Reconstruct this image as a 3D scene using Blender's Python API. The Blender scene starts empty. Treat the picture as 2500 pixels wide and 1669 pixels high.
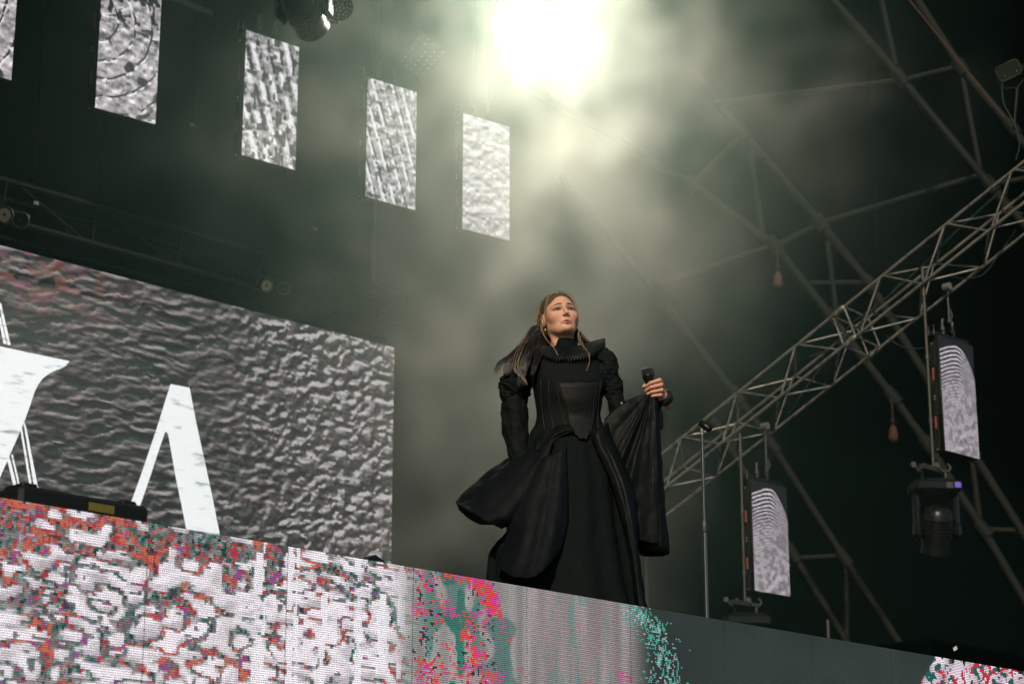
import bpy, bmesh, math, random
import numpy as np
from mathutils import Vector, Matrix
R = math.radians
random.seed(7)
SC = bpy.context.scene
COL = SC.collection

# ------------------------------------------------------------------ camera
CAM = Vector((0.0, 0.0, 1.5))
FPX, PITCH, HEAD = 5316.0, R(16.2), R(45.4)
cd = bpy.data.cameras.new('camera')
cd.sensor_width = 36.0
cd.lens = FPX * 36.0 / 2500.0
cd.clip_start, cd.clip_end = 0.1, 500.0
cam = bpy.data.objects.new('camera', cd)
COL.objects.link(cam)
cam.location = CAM
cam.rotation_euler = (R(90) + PITCH, 0, HEAD - R(90))
SC.camera = cam
cd.dof.use_dof = True
cd.dof.focus_distance = 9.35
cd.dof.aperture_fstop = 5.6

# ------------------------------------------------------------------ world, sun, exposure
W = bpy.data.worlds.new('World')
SC.world = W
W.use_nodes = True
wn = W.node_tree
sky = wn.nodes.new('ShaderNodeTexSky')
sky.sky_type = 'NISHITA'
sky.sun_disc = False
sky.ozone_density = 6.0
sky.air_density = 1.6
SUN_EL, SUN_AZ = 31.0, 214.0           # the light comes from behind the camera, from its left (angle from +x, counter-clockwise)
sky.sun_elevation = R(SUN_EL)
sky.sun_rotation = R(90 - SUN_AZ)
wn.links.new(sky.outputs[0], wn.nodes['Background'].inputs[0])
wn.nodes['Background'].inputs[1].default_value = 0.07
sd = bpy.data.lights.new('sun', 'SUN')
sd.energy = 3.3
sd.angle = R(1.0)
sd.color = (1.0, 0.81, 0.60)
sun = bpy.data.objects.new('sun', sd)
COL.objects.link(sun)
_d = Vector((math.cos(R(SUN_AZ)) * math.cos(R(SUN_EL)), math.sin(R(SUN_AZ)) * math.cos(R(SUN_EL)), math.sin(R(SUN_EL))))
sun.rotation_euler = _d.to_track_quat('Z', 'Y').to_euler()
sun.location = _d * 30
SC.view_settings.view_transform = 'Standard'
SC.view_settings.look = 'None'
SC.view_settings.exposure = 0.0
SC.view_settings.gamma = 1.0
SC.view_settings.use_curve_mapping = False
cy = SC.cycles
cy.use_denoising = True
cy.use_adaptive_sampling = True
cy.adaptive_threshold = 0.06
cy.adaptive_min_samples = 20
cy.max_bounces = 3
cy.diffuse_bounces = 1
cy.glossy_bounces = 2
cy.volume_bounces = 0
cy.transparent_max_bounces = 8
cy.sample_clamp_indirect = 4.0
cy.volume_step_rate = 4.5
cy.volume_max_steps = 128

# ------------------------------------------------------------------ geometry helpers
_f = Vector((math.cos(HEAD) * math.cos(PITCH), math.sin(HEAD) * math.cos(PITCH), math.sin(PITCH)))
_r = Vector((math.sin(HEAD), -math.cos(HEAD), 0))
_u = _r.cross(_f)
def ray(px, py):
    return _r * ((px - 1250) / FPX) + _u * (-(py - 834.5) / FPX) + _f
def aty(px, py, Y):
    d = ray(px, py); return CAM + d * (Y / d.y)
def atx(px, py, X):
    d = ray(px, py); return CAM + d * (X / d.x)
def atz(px, py, Z):
    d = ray(px, py); return CAM + d * ((Z - CAM.z) / d.z)
def atd(px, py, D):                       # D: horizontal distance from the camera
    d = ray(px, py); return CAM + d * (D / math.hypot(d.x, d.y))

def lin(c):
    return tuple((x / 12.92 if x <= 0.04045 else ((x + 0.055) / 1.055) ** 2.4) for x in c)
def rgb(r, g, b):
    return lin((r / 255, g / 255, b / 255))

class MB:
    """collects shapes, builds ONE mesh object"""
    def __init__(s):
        s.v, s.f, s.sm = [], [], []
    def add(s, vs, fs, smooth=False):
        o = len(s.v)
        s.v += [tuple(v) for v in vs]
        s.f += [tuple(i + o for i in f) for f in fs]
        s.sm += [smooth] * len(fs)
        return s
    def box(s, c, size, M=None, bevel=0.0):
        sx, sy, sz = (k / 2 for k in size)
        c = Vector(c)
        if bevel > 0:
            b = min(bevel, sx * .9, sy * .9, sz * .9)
            vs, idx = [], {}
            for ix in (-1, 1):
                for iy in (-1, 1):
                    for iz in (-1, 1):
                        for a in range(3):
                            p = [ix * (sx - b), iy * (sy - b), iz * (sz - b)]
                            p[a] = (ix, iy, iz)[a] * (sx, sy, sz)[a]
                            idx[(ix, iy, iz, a)] = len(vs); vs.append(Vector(p))
            fs = []
            for a in range(3):
                b1, b2 = (a + 1) % 3, (a + 2) % 3
                for sgn in (-1, 1):
                    q = []
                    for t1, t2 in ((-1, -1), (1, -1), (1, 1), (-1, 1)):
                        k = [0, 0, 0]; k[a] = sgn; k[b1] = t1; k[b2] = t2
                        q.append(idx[(k[0], k[1], k[2], a)])
                    fs.append(q if sgn > 0 else q[::-1])
                for t1 in (-1, 1):
                    for t2 in (-1, 1):
                        q = []
                        for sg, ax in ((-1, b1), (1, b1), (1, b2), (-1, b2)):
                            k = [0, 0, 0]; k[a] = sg; k[b1] = t1; k[b2] = t2
                            q.append(idx[(k[0], k[1], k[2], ax)])
                        fs.append(q if t1 * t2 < 0 else q[::-1])
            for ix in (-1, 1):
                for iy in (-1, 1):
                    for iz in (-1, 1):
                        q = [idx[(ix, iy, iz, a)] for a in range(3)]
                        fs.append(q if ix * iy * iz > 0 else q[::-1])
        else:
            vs = [Vector((x, y, z)) for x in (-sx, sx) for y in (-sy, sy) for z in (-sz, sz)]
            fs = [(0, 1, 3, 2), (4, 6, 7, 5), (0, 4, 5, 1), (2, 3, 7, 6), (0, 2, 6, 4), (1, 5, 7, 3)]
        if M is not None:
            vs = [M @ v for v in vs]
        return s.add([v + c for v in vs], fs)
    def tube(s, pts, rad, n=10, caps=True, closed=False):
        pts = [Vector(p) for p in pts]
        m = len(pts)
        rads = rad if isinstance(rad, (list, tuple)) else [rad] * m
        T = []
        for i in range(m):
            a = pts[i - 1] if (i > 0 or closed) else pts[i]
            b = pts[(i + 1) % m] if (i < m - 1 or closed) else pts[i]
            t = b - a
            T.append(t.normalized() if t.length > 1e-9 else Vector((0, 0, 1)))
        ref = Vector((0, 0, 1)) if abs(T[0].z) < 0.9 else Vector((1, 0, 0))
        nrm = T[0].cross(ref).normalized()
        vs = []
        for i in range(m):
            nrm = (nrm - T[i] * nrm.dot(T[i]))
            nrm = nrm.normalized() if nrm.length > 1e-6 else T[i].orthogonal().normalized()
            bi = T[i].cross(nrm)
            for k in range(n):
                a = 2 * math.pi * k / n
                vs.append(pts[i] + (nrm * math.cos(a) + bi * math.sin(a)) * rads[i])
        fs = []
        for i in range(m if closed else m - 1):
            j = (i + 1) % m
            for k in range(n):
                fs.append((i * n + k, i * n + (k + 1) % n, j * n + (k + 1) % n, j * n + k))
        s.add(vs, fs, n > 5)
        if caps and not closed:
            s.add(vs[:n], [tuple(range(n))[::-1]])
            s.add(vs[-n:], [tuple(range(n))])
        return s
    def lathe(s, prof, M, n=20, smooth=True):      # prof: (radius, height) pairs; M places the axis z
        vs, fs = [], []
        for r, h in prof:
            for k in range(n):
                a = 2 * math.pi * k / n
                vs.append(M @ Vector((r * math.cos(a), r * math.sin(a), h)))
        for i in range(len(prof) - 1):
            for k in range(n):
                fs.append((i * n + k, i * n + (k + 1) % n, (i + 1) * n + (k + 1) % n, (i + 1) * n + k))
        s.add(vs, fs, smooth)
        if prof[0][0] > 1e-5: s.add(vs[:n], [tuple(range(n))[::-1]])
        if prof[-1][0] > 1e-5: s.add(vs[-n:], [tuple(range(n))])
        return s
    def sphere(s, c, r, n=14, m=8, M=None):
        rr = r if isinstance(r, (tuple, list, Vector)) else (r, r, r)
        vs, fs = [], []
        for i in range(m + 1):
            t = math.pi * i / m
            for k in range(n):
                a = 2 * math.pi * k / n
                p = Vector((rr[0] * math.sin(t) * math.cos(a), rr[1] * math.sin(t) * math.sin(a), rr[2] * math.cos(t)))
                vs.append(Vector(c) + ((M @ p) if M is not None else p))
        for i in range(m):
            for k in range(n):
                fs.append((i * n + k, (i + 1) * n + k, (i + 1) * n + (k + 1) % n, i * n + (k + 1) % n))
        return s.add(vs, fs, True)
    def mesh(s, name):
        me = bpy.data.meshes.new(name)
        me.from_pydata(s.v, [], s.f)
        me.polygons.foreach_set('use_smooth', s.sm)
        me.update()
        return me
    def build(s, name, mat, parent=None):
        if parent is not None:                     # shapes are given in world space
            inv = parent_world(parent).inverted()
            s.v = [tuple(inv @ Vector(v)) for v in s.v]
        return link(name, s.mesh(name), mat, parent)
    def local(s, name, mat, parent):               # shapes are given in the parent's space
        return link(name, s.mesh(name), mat, parent)

def parent_world(o):
    m = Matrix.LocRotScale(o.location, o.rotation_euler, o.scale)
    return parent_world(o.parent) @ m if o.parent else m
def link(name, me, mat, parent=None):
    if mat is not None:
        for x in (mat if isinstance(mat, (list, tuple)) else [mat]):
            if len(me.materials) < 8: me.materials.append(x)
    o = bpy.data.objects.new(name, me)
    COL.objects.link(o)
    if parent is not None: o.parent = parent
    return o
def tag(o, label=None, cat=None, group=None, kind=None):
    if label: o['label'] = label
    if cat: o['category'] = cat
    if group: o['group'] = group
    if kind: o['kind'] = kind
    return o
def thing(name, label, cat, loc=(0, 0, 0), rotz=0.0, group=None):
    o = bpy.data.objects.new(name, None)
    o.empty_display_size = 0.1
    COL.objects.link(o)
    o.location = loc
    o.rotation_euler = (0, 0, rotz)
    return tag(o, label, cat, group)
def copy_tree(o, parent=None):
    c = o.copy(); COL.objects.link(c); c.parent = parent
    for ch in list(o.children):
        copy_tree(ch, c)
    return c
def align(z, origin=(0, 0, 0), x=None):            # a matrix whose z axis points along z
    z = Vector(z).normalized()
    x = Vector(x) if x is not None else (Vector((0, 0, 1)) if abs(z.z) < .9 else Vector((1, 0, 0)))
    y = z.cross(x).normalized(); x = y.cross(z)
    M = Matrix((x, y, z)).transposed().to_4x4()
    M.translation = Vector(origin)
    return M

# ------------------------------------------------------------------ materials
def newmat(name):
    m = bpy.data.materials.new(name); m.use_nodes = True
    return m, m.node_tree, m.node_tree.nodes['Principled BSDF']
def pmat(name, col, rough=0.6, metal=0.0, noise=0.0, scale=30.0, bump=0.0, spec=0.5, sheen=0.0, stretch=(1, 1, 1)):
    m, t, b = newmat(name)
    b.inputs['Base Color'].default_value = (*col, 1)
    b.inputs['Roughness'].default_value = rough
    b.inputs['Metallic'].default_value = metal
    b.inputs['Specular IOR Level'].default_value = spec
    if sheen:
        b.inputs['Sheen Weight'].default_value = sheen
        b.inputs['Sheen Roughness'].default_value = 0.4
    if noise or bump:
        tc = t.nodes.new('ShaderNodeTexCoord')
        mp = t.nodes.new('ShaderNodeMapping'); mp.inputs['Scale'].default_value = stretch
        nz = t.nodes.new('ShaderNodeTexNoise'); nz.inputs['Scale'].default_value = scale; nz.inputs['Detail'].default_value = 5
        t.links.new(tc.outputs['Object'], mp.inputs[0]); t.links.new(mp.outputs[0], nz.inputs['Vector'])
        if noise:
            mr = t.nodes.new('ShaderNodeMapRange')
            mr.inputs['To Min'].default_value = 1 - noise; mr.inputs['To Max'].default_value = 1 + noise
            t.links.new(nz.outputs[0], mr.inputs[0])
            mx = t.nodes.new('ShaderNodeVectorMath'); mx.operation = 'SCALE'; mx.inputs[0].default_value = col
            t.links.new(mr.outputs[0], mx.inputs['Scale']); t.links.new(mx.outputs[0], b.inputs['Base Color'])
            m2 = t.nodes.new('ShaderNodeMapRange'); m2.inputs['To Min'].default_value = max(.02, rough - .15); m2.inputs['To Max'].default_value = min(1, rough + .15)
            t.links.new(nz.outputs[0], m2.inputs[0]); t.links.new(m2.outputs[0], b.inputs['Roughness'])
        if bump:
            bp = t.nodes.new('ShaderNodeBump'); bp.inputs['Strength'].default_value = bump; bp.inputs['Distance'].default_value = 0.01
            t.links.new(nz.outputs[0], bp.inputs['Height']); t.links.new(bp.outputs[0], b.inputs['Normal'])
    return m
def emat(name, col, strength):
    m, t, b = newmat(name)
    b.inputs['Base Color'].default_value = (0.01, 0.01, 0.01, 1)
    b.inputs['Emission Color'].default_value = (*col, 1)
    b.inputs['Emission Strength'].default_value = strength
    return m
def ledmat(name, pitch, strength, gap_row=0.25, gap_col=0.6):
    """an LED face: each face of the grid is one diode cell, its colour in the attribute 'led'"""
    m, t, b = newmat(name)
    b.inputs['Base Color'].default_value = (0.006, 0.007, 0.007, 1)
    b.inputs['Roughness'].default_value = 0.55
    N = t.nodes.new
    at = N('ShaderNodeAttribute'); at.attribute_name = 'led'
    tc = N('ShaderNodeTexCoord'); sp = N('ShaderNodeSeparateXYZ')
    t.links.new(tc.outputs['Object'], sp.inputs[0])
    facs = []
    for ax, lo in (('X', gap_col), ('Z', gap_row)):
        k = N('ShaderNodeMath'); k.operation = 'MULTIPLY'; k.inputs[1].default_value = 1 / pitch
        fr = N('ShaderNodeMath'); fr.operation = 'FRACT'
        sb = N('ShaderNodeMath'); sb.operation = 'SUBTRACT'; sb.inputs[1].default_value = 0.5
        ab = N('ShaderNodeMath'); ab.operation = 'ABSOLUTE'
        mr = N('ShaderNodeMapRange'); mr.inputs['From Min'].default_value = 0.22; mr.inputs['From Max'].default_value = 0.42
        mr.inputs['To Min'].default_value = 1; mr.inputs['To Max'].default_value = lo
        t.links.new(sp.outputs[ax], k.inputs[0]); t.links.new(k.outputs[0], fr.inputs[0]); t.links.new(fr.outputs[0], sb.inputs[0])
        t.links.new(sb.outputs[0], ab.inputs[0]); t.links.new(ab.outputs[0], mr.inputs[0]); facs.append(mr)
    ml = N('ShaderNodeMath'); ml.operation = 'MULTIPLY'
    t.links.new(facs[0].outputs[0], ml.inputs[0]); t.links.new(facs[1].outputs[0], ml.inputs[1])
    m2 = N('ShaderNodeMath'); m2.operation = 'MULTIPLY'; m2.inputs[1].default_value = strength
    t.links.new(ml.outputs[0], m2.inputs[0])
    t.links.new(at.outputs['Color'], b.inputs['Emission Color']); t.links.new(m2.outputs[0], b.inputs['Emission Strength'])
    m.cycles.emission_sampling = 'NONE'
    return m

M_deck = pmat('stage deck black', (0.018, 0.019, 0.02), 0.55, noise=.3, scale=6)
M_ground = pmat('pit asphalt', (0.05, 0.05, 0.05), 0.9, noise=.3, scale=3)
M_drape = pmat('black drape', (0.0016, 0.0040, 0.0036), 1.0, noise=.3, scale=2, spec=0.0)
M_black = pmat('black powder coat', (0.008, 0.0095, 0.0095), 0.55, noise=.25, scale=40, spec=.2)
M_blackg = pmat('black gloss plastic', (0.007, 0.0085, 0.0085), 0.3, noise=.2, scale=30, spec=.25)
M_alu = pmat('aluminium tube', (0.27, 0.262, 0.24), 0.30, 0.6, noise=.75, scale=7)  # strong colour noise stands in for scattered highlights along the tubes
M_alud = pmat('dull aluminium', (0.06, 0.062, 0.056), 0.5, 0.6, noise=.3, scale=12)
M_steel = pmat('galvanised steel tube', (0.011, 0.013, 0.011), 0.7, 0.0, noise=.3, scale=5, spec=.12)
M_rust = pmat('brown painted tube', (0.011, 0.0115, 0.009), 0.7, 0.0, noise=.3, scale=8, spec=.12)
M_chrome = pmat('chrome', (0.55, 0.55, 0.55), 0.22, 1.0, noise=.1, scale=60)
M_orange = pmat('orange plastic', (0.17, 0.035, 0.015), 0.6, noise=.2, scale=40)
M_hook = pmat('orange hoist bag', (0.06, 0.018, 0.009), 0.8, noise=.3, scale=15)
M_yellow = pmat('yellow label', (0.13, 0.115, 0.015), 0.7, noise=.2, scale=90)
M_tag = pmat('buff cable tag', (0.20, 0.165, 0.115), 0.7, noise=.2, scale=60)
M_white = pmat('white tag', (0.75, 0.74, 0.70), 0.6, noise=.1, scale=50)
M_matte = pmat('matte black', (0.004, 0.005, 0.005), 1.0, spec=0.0)
M_cable = pmat('black cable', (0.012, 0.014, 0.014), 0.55)
M_gcable = pmat('green grey cable', (0.016, 0.030, 0.026), 0.6, spec=.15)
M_glass = pmat('lens glass', (0.02, 0.022, 0.02), 0.06, 0.0, spec=0.8)
M_refl = pmat('lamp reflector', (0.55, 0.47, 0.38), 0.18, 1.0)
M_purple = emat('purple display', (0.30, 0.16, 0.85), 0.5)

# ------------------------------------------------------------------ the setting
FLOOR = CAM.z + 1.205           # stage floor; the fascia's top edge stands 15 mm above it
LIP_Y, LIP_Z = 5.0, CAM.z + 1.22
def sheet(name, x0, x1, y0, y1, z0, z1, mat):
    b = MB(); b.box(((x0 + x1) / 2, (y0 + y1) / 2, (z0 + z1) / 2), (x1 - x0, y1 - y0, z1 - z0))
    o = b.build(name, mat); o['kind'] = 'structure'; return o
sheet('ground', -250, 250, -250, 250, -0.3, 0.0, M_ground)
sheet('stage_floor', -8, 38, LIP_Y + 0.14, 24, FLOOR - 0.16, FLOOR, M_deck)
sheet('stage_base_wall', -8, 38, LIP_Y + 0.16, LIP_Y + 0.20, 0.004, FLOOR - 0.164, M_drape)

def drape(name, label, p0, p1, z0, z1, depth=0.02, fold=3.2):
    """a taut, faintly wavy cloth hung along a line"""
    p0, p1 = Vector((*p0, 0)), Vector((*p1, 0))
    L = (p1 - p0).length; d = (p1 - p0) / L; nn = Vector((-d.y, d.x, 0))
    n = int(L / fold * 8)
    rnd = random.Random(len(name) + int(L))
    vs, fs = [], []
    ph = 0
    for i in range(n + 1):
        ph += 2 * math.pi / 8 * rnd.uniform(.75, 1.25)
        for k, z in enumerate((z1, (z0 + z1) / 2, z0)):
            a = depth * (0.6 + 0.4 * k / 2)
            p = p0 + d * (L * i / n) + nn * (a * math.sin(ph))
            vs.append((p.x, p.y, z))
    for i in range(n):
        for k in range(2):
            fs.append((i * 3 + k, i * 3 + 3 + k, i * 3 + 4 + k, i * 3 + 1 + k))
    b = MB(); b.add(vs, fs, True)
    o = b.build(name, M_drape)
    tag(o, label, 'curtain')
    return o
drape('stage_curtain', 'taut black curtain across the back of the stage', (-6, 20.0), (36, 20.0), FLOOR + .01, 25)
drape('stage_curtain', 'black side curtain closing the far end of the stage', (36.2, 6.0), (36.2, 20.2), FLOOR + .01, 25)
drape('stage_curtain', 'unseen black side curtain added at the near end of the stage to block the sun', (1.9, 5.25), (1.9, 19.7), FLOOR + .01, 25)  # added out of view to keep the sun off the upstage panels
sheet('stage_roof', -8, 38, 5.5, 21, 25.1, 25.3, M_drape)

# ------------------------------------------------------------------ LED pictures (numpy: what the diodes show)
def _hash(i, j, s):
    with np.errstate(over='ignore'):
        n = (i.astype(np.int64) * 374761393 + j.astype(np.int64) * 668265263 + s * 1442695041) & 0xFFFFFFFF
        n = ((n ^ (n >> 13)) * 1274126177) & 0xFFFFFFFF
        n = ((n ^ (n >> 16)) * 2246822519) & 0xFFFFFFFF
        return ((n ^ (n >> 15)) & 0xFFFFFF) / float(0xFFFFFF)
def vn(x, y, s=0):                                  # value noise
    x = np.asarray(x, float); y = np.asarray(y, float)
    i, j = np.floor(x), np.floor(y); u, v = x - i, y - j
    u, v = u * u * (3 - 2 * u), v * v * (3 - 2 * v)
    i = i.astype(np.int64); j = j.astype(np.int64)
    a, b, c, d = _hash(i, j, s), _hash(i + 1, j, s), _hash(i, j + 1, s), _hash(i + 1, j + 1, s)
    return (a * (1 - u) + b * u) * (1 - v) + (c * (1 - u) + d * u) * v
def fbm(x, y, s=0, o=3):
    t = 0; a = .5; n = 0
    for k in range(o):
        t = t + a * vn(x * 2 ** k, y * 2 ** k, s + 17 * k); n += a; a *= .5
    return t / n
def sst(a, b, x):
    t = np.clip((x - a) / (b - a), 0, 1); return t * t * (3 - 2 * t)
def tolin(c):
    c = np.clip(c, 0, None)
    return np.where(c <= .04045, c / 12.92, ((c + .055) / 1.055) ** 2.4)
def mixc(c, col, m):
    return c * (1 - m[..., None]) + np.array(col, float) / 255 * m[..., None]
_px = np.array([0, 250, 500, 750, 1000, 1250, 1500, 1750, 2000, 2250, 2500.])
_X = np.array([aty(p, 1213 + .17 * p, LIP_Y).x for p in _px])
def X_(p): return float(np.interp(p, _px, _X))

def fascia_picture(X, Z):
    """X along the stage, Z metres below the top edge (arrays) -> sRGB"""
    wx = X + .03 * (vn(X * 9, Z * 9, 3) - .5); wz = Z + .02 * (vn(X * 12, Z * 12, 5) - .5)
    P = np.interp(X, _X, _px)
    qx, qz = np.floor(wx / .010) * .010, np.floor(wz / .008) * .008
    big = fbm(qx * 12.5 + qz * 4, qz * 29 - qx * 3.0, 11, 2)
    pick = vn(X * 105 + Z * 50, Z * 95 - X * 45, 31)
    pick2 = vn(X * 88 + 3, Z * 84 + X * 20, 37)
    orange = fbm(X * 7, Z * 11, 41, 2)
    c = np.zeros(X.shape + (3,)) + np.array((128, 126, 124)) / 255
    c *= (.70 + .6 * vn(X * 60, Z * 60, 53))[..., None]
    c = mixc(c, (44, 104, 92), sst(.58, .63, pick))
    c = mixc(c, (20, 44, 44), sst(.80, .86, pick))
    hot = orange * .55 + pick2 * .45 + .04 * sst(600, 150, P) - .03 * sst(500, 900, P)
    c = mixc(c, (184, 70, 70), sst(.575, .61, hot))
    c = mixc(c, (198, 104, 78), sst(.635, .665, hot))
    c = mixc(c, (148, 72, 142), sst(.74, .79, vn(X * 80 + 7, Z * 90, 67) * .8 + orange * .2))
    c = mixc(c, (172, 50, 66), sst(.80, .85, vn(X * 90 + 7, Z * 90, 69)))
    # pale ripples outlined by bands of coloured speckle
    wid = np.interp(P, [0, 250, 600, 950, 1010], [.105, .085, .062, .050, .03]) + .13 * sst(.17, .0, Z) * sst(900, 500, P) + .02 * sst(.17, 0, Z)
    r_ = np.abs(big - .5)
    pale = sst(wid, wid + .012, r_)
    tone = 196 + 46 * sst(.0, .09, r_ - wid) + 26 * (vn(X * 26, Z * 44, 73) - .5)
    shade = fbm(qx * 12.5 + qz * 4 + .2, qz * 29 - qx * 3.0 + .4, 11, 2) - big
    tone = tone - 170 * np.clip(shade, 0, .3)
    c = c * (1 - pale)[..., None] + np.stack([tone, tone * .965, tone * .99], -1) / 255 * pale[..., None]
    c = mixc(c, (62, 136, 118), sst(wid + .022, wid + .010, r_) * pale * .7 * (vn(X * 90, Z * 90, 71) > .45))
    c = mixc(c, (24, 34, 34), sst(.82, .86, vn(X * 34, Z * 50, 79)) * (P < 900) * .6)
    for p0, w0 in ((632, 9), (648, 4), (712, 8), (728, 4), (792, 7), (872, 9), (936, 12), (980, 8)):
        on = (np.abs(P - p0 - 8 * (vn(Z * 6, Z * 0, p0) - .5)) < w0 * (.5 + vn(Z * 30, Z * 0 + p0, 3))) & (vn(Z * 14, Z * 0 + p0, 83) > .32)
        c = mixc(c, (246, 242, 248), on.astype(float) * .92)
    # right of the white blobs: grey field with red and teal columns, then a plain grey, then dim
    g = np.zeros_like(c) + np.array((150, 146, 144)) / 255
    g *= (.86 + .28 * vn(X * 30, Z * 3, 91))[..., None]
    row = np.floor(Z / .0065).astype(int) % 2
    g = mixc(g, (150, 92, 104), (row == 0) * .30 * sst(1240, 1360, P))
    g = mixc(g, (40, 120, 104), (sst(.52, .6, vn(X * 30, Z * 14, 95)) * np.exp(-((P - 1110) / 75) ** 2)) * .95)
    g = mixc(g, (60, 104, 96), sst(.60, .72, vn(X * 9, Z * 14, 97)) * .6 * (P < 1260))
    g = mixc(g, (90, 140, 130), sst(.56, .68, vn(X * 60, Z * 14, 99)) * np.exp(-((P - 1400) / 110) ** 2) * .5)
    sp = vn(X * 140, Z * 150, 101); cl = fbm(X * 14, Z * 16, 103, 2)
    red = (np.exp(-((P - 1040) / 45) ** 2) + np.exp(-((P - 1165 - 60 * (vn(Z * 9, Z * 0, 1) - .5)) / 50) ** 2) * 1.05)
    m = (sp * .55 + cl * .75 + red * .36 > 1.0)
    g = mixc(g, (220, 70, 66), m.astype(float))
    g = mixc(g, (206, 62, 150), (m & (vn(X * 50, Z * 50, 105) > .56)).astype(float))
    g = mixc(g, (26, 40, 38), ((vn(X * 110, Z * 120, 106) * .6 + red * .22 > .66) & ~m).astype(float) * .9)
    te = np.exp(-((P - 1590 - 90 * (vn(Z * 8, Z * 0, 2) - .5)) / 70) ** 2)
    d = np.zeros_like(c) + np.array((42, 52, 48)) / 255
    d *= (.92 + .16 * vn(X * 8, Z * 10, 107))[..., None]
    g = g * (1 - sst(1515, 1600, P))[..., None] + d * sst(1515, 1600, P)[..., None]
    g = mixc(g, (74, 160, 146), (sp * .62 + cl * .35 + te * .36 > .90).astype(float))
    g = mixc(g, (206, 190, 196), (vn(X * 130, Z * 140, 108) * .6 + te * .36 > .80).astype(float) * .7)
    c = c * (1 - sst(930, 1030, P + 70 * (vn(X * 10, Z * 12, 109) - .5)))[..., None] + g * sst(930, 1030, P + 70 * (vn(X * 10, Z * 12, 109) - .5))[..., None]
    # the next picture begins at the right
    e = np.zeros_like(c) + np.array((226, 210, 222)) / 255
    e *= (.75 + .35 * vn(X * 20, Z * 14, 113))[..., None]
    e = mixc(e, (196, 40, 60), (vn(X * 60, Z * 70, 115) * .6 + vn(X * 12, Z * 14, 116) * .5 > .68).astype(float))
    e = mixc(e, (20, 92, 84), (vn(X * 60, Z * 70, 117) * .6 + vn(X * 12, Z * 14, 118) * .5 > .70).astype(float))
    e = mixc(e, (14, 20, 22), (vn(X * 40, Z * 24, 119) > .84).astype(float))
    me = sst(-1, 1, (P - (2282 - 330 * Z)) / 3)
    return c * (1 - me)[..., None] + e * me[..., None]

def wall_picture(X, Z):
    """the video wall: dark liquid-metal ripples, beaded and brighter to the right, a pink tinge at the top left"""
    t = (X - 7.7) / 3.75                                  # 0 at the frame's left, 1 at the wall's right end
    m = sst(.30, .75, t + .15 * (vn(X * 3, Z * 4, 200) - .5))
    def hgt(x, z):
        wx = x + .05 * (vn(x * 5, z * 6, 201) - .5); wz = z + .035 * (vn(x * 5, z * 6, 203) - .5)
        a = fbm(wx * 8.5 + wz * 3.5, wz * 27 + wx * 2.5, 205, 3)
        b = fbm(wx * 13 + wz * 2, wz * 20 + wx * 3, 207, 3) * .93 + .07 * np.sin((x + .05 * vn(z * 7, x * 3, 209)) * 2 * np.pi / .14)
        return a * (1 - m) + b * m
    e = .013
    h = hgt(X, Z); d = hgt(X + .5 * e, Z + e) - hgt(X - .5 * e, Z - e)
    val = 72 + 14 * t + 270 * d * (.8 + .5 * t)
    val = np.clip(val, 28 + 26 * np.clip(t, 0, 1), 150) + 10 * (vn(X * 70, Z * 70, 211) - .5)
    c = np.stack([val * 1.05, val, val * .975], -1) / 255
    c = mixc(c, (36, 46, 44), sst(.44, .36, h) * (1 - m) * .8)
    c = mixc(c, (150, 82, 74), sst(.55, .64, fbm(X * 9, Z * 20, 213, 2)) * sst(.42, .05, t) * sst(.62, .10, Z) * .6)
    c = mixc(c, (138, 78, 122), sst(.58, .66, fbm(X * 10, Z * 22, 215, 2)) * sst(.42, .05, t) * sst(.62, .10, Z) * .5)
    c = mixc(c, (150, 92, 88), sst(.76, .84, vn(X * 40, Z * 44, 219)) * sst(.3, .7, t) * .4)
    c = mixc(c, (74, 112, 102), sst(.80, .86, vn(X * 40, Z * 44, 220)) * sst(.2, .7, t) * .4)
    hot = sst(.075, .13, d * (.62 + .60 * t)) * sst(.35, .80, t + .35 * (vn(X * 4, Z * 3, 221) - .5))
    c = mixc(c, (206, 199, 203), hot * .9)
    c = mixc(c, (176, 166, 170), sst(.60, .68, h) * sst(.70, .98, t) * .7)
    lines = (np.floor(Z / .024).astype(int) % 3 == 0)
    return c * (1 - .20 * lines * sst(.2, .6, Z + .3 * t))[..., None]

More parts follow.
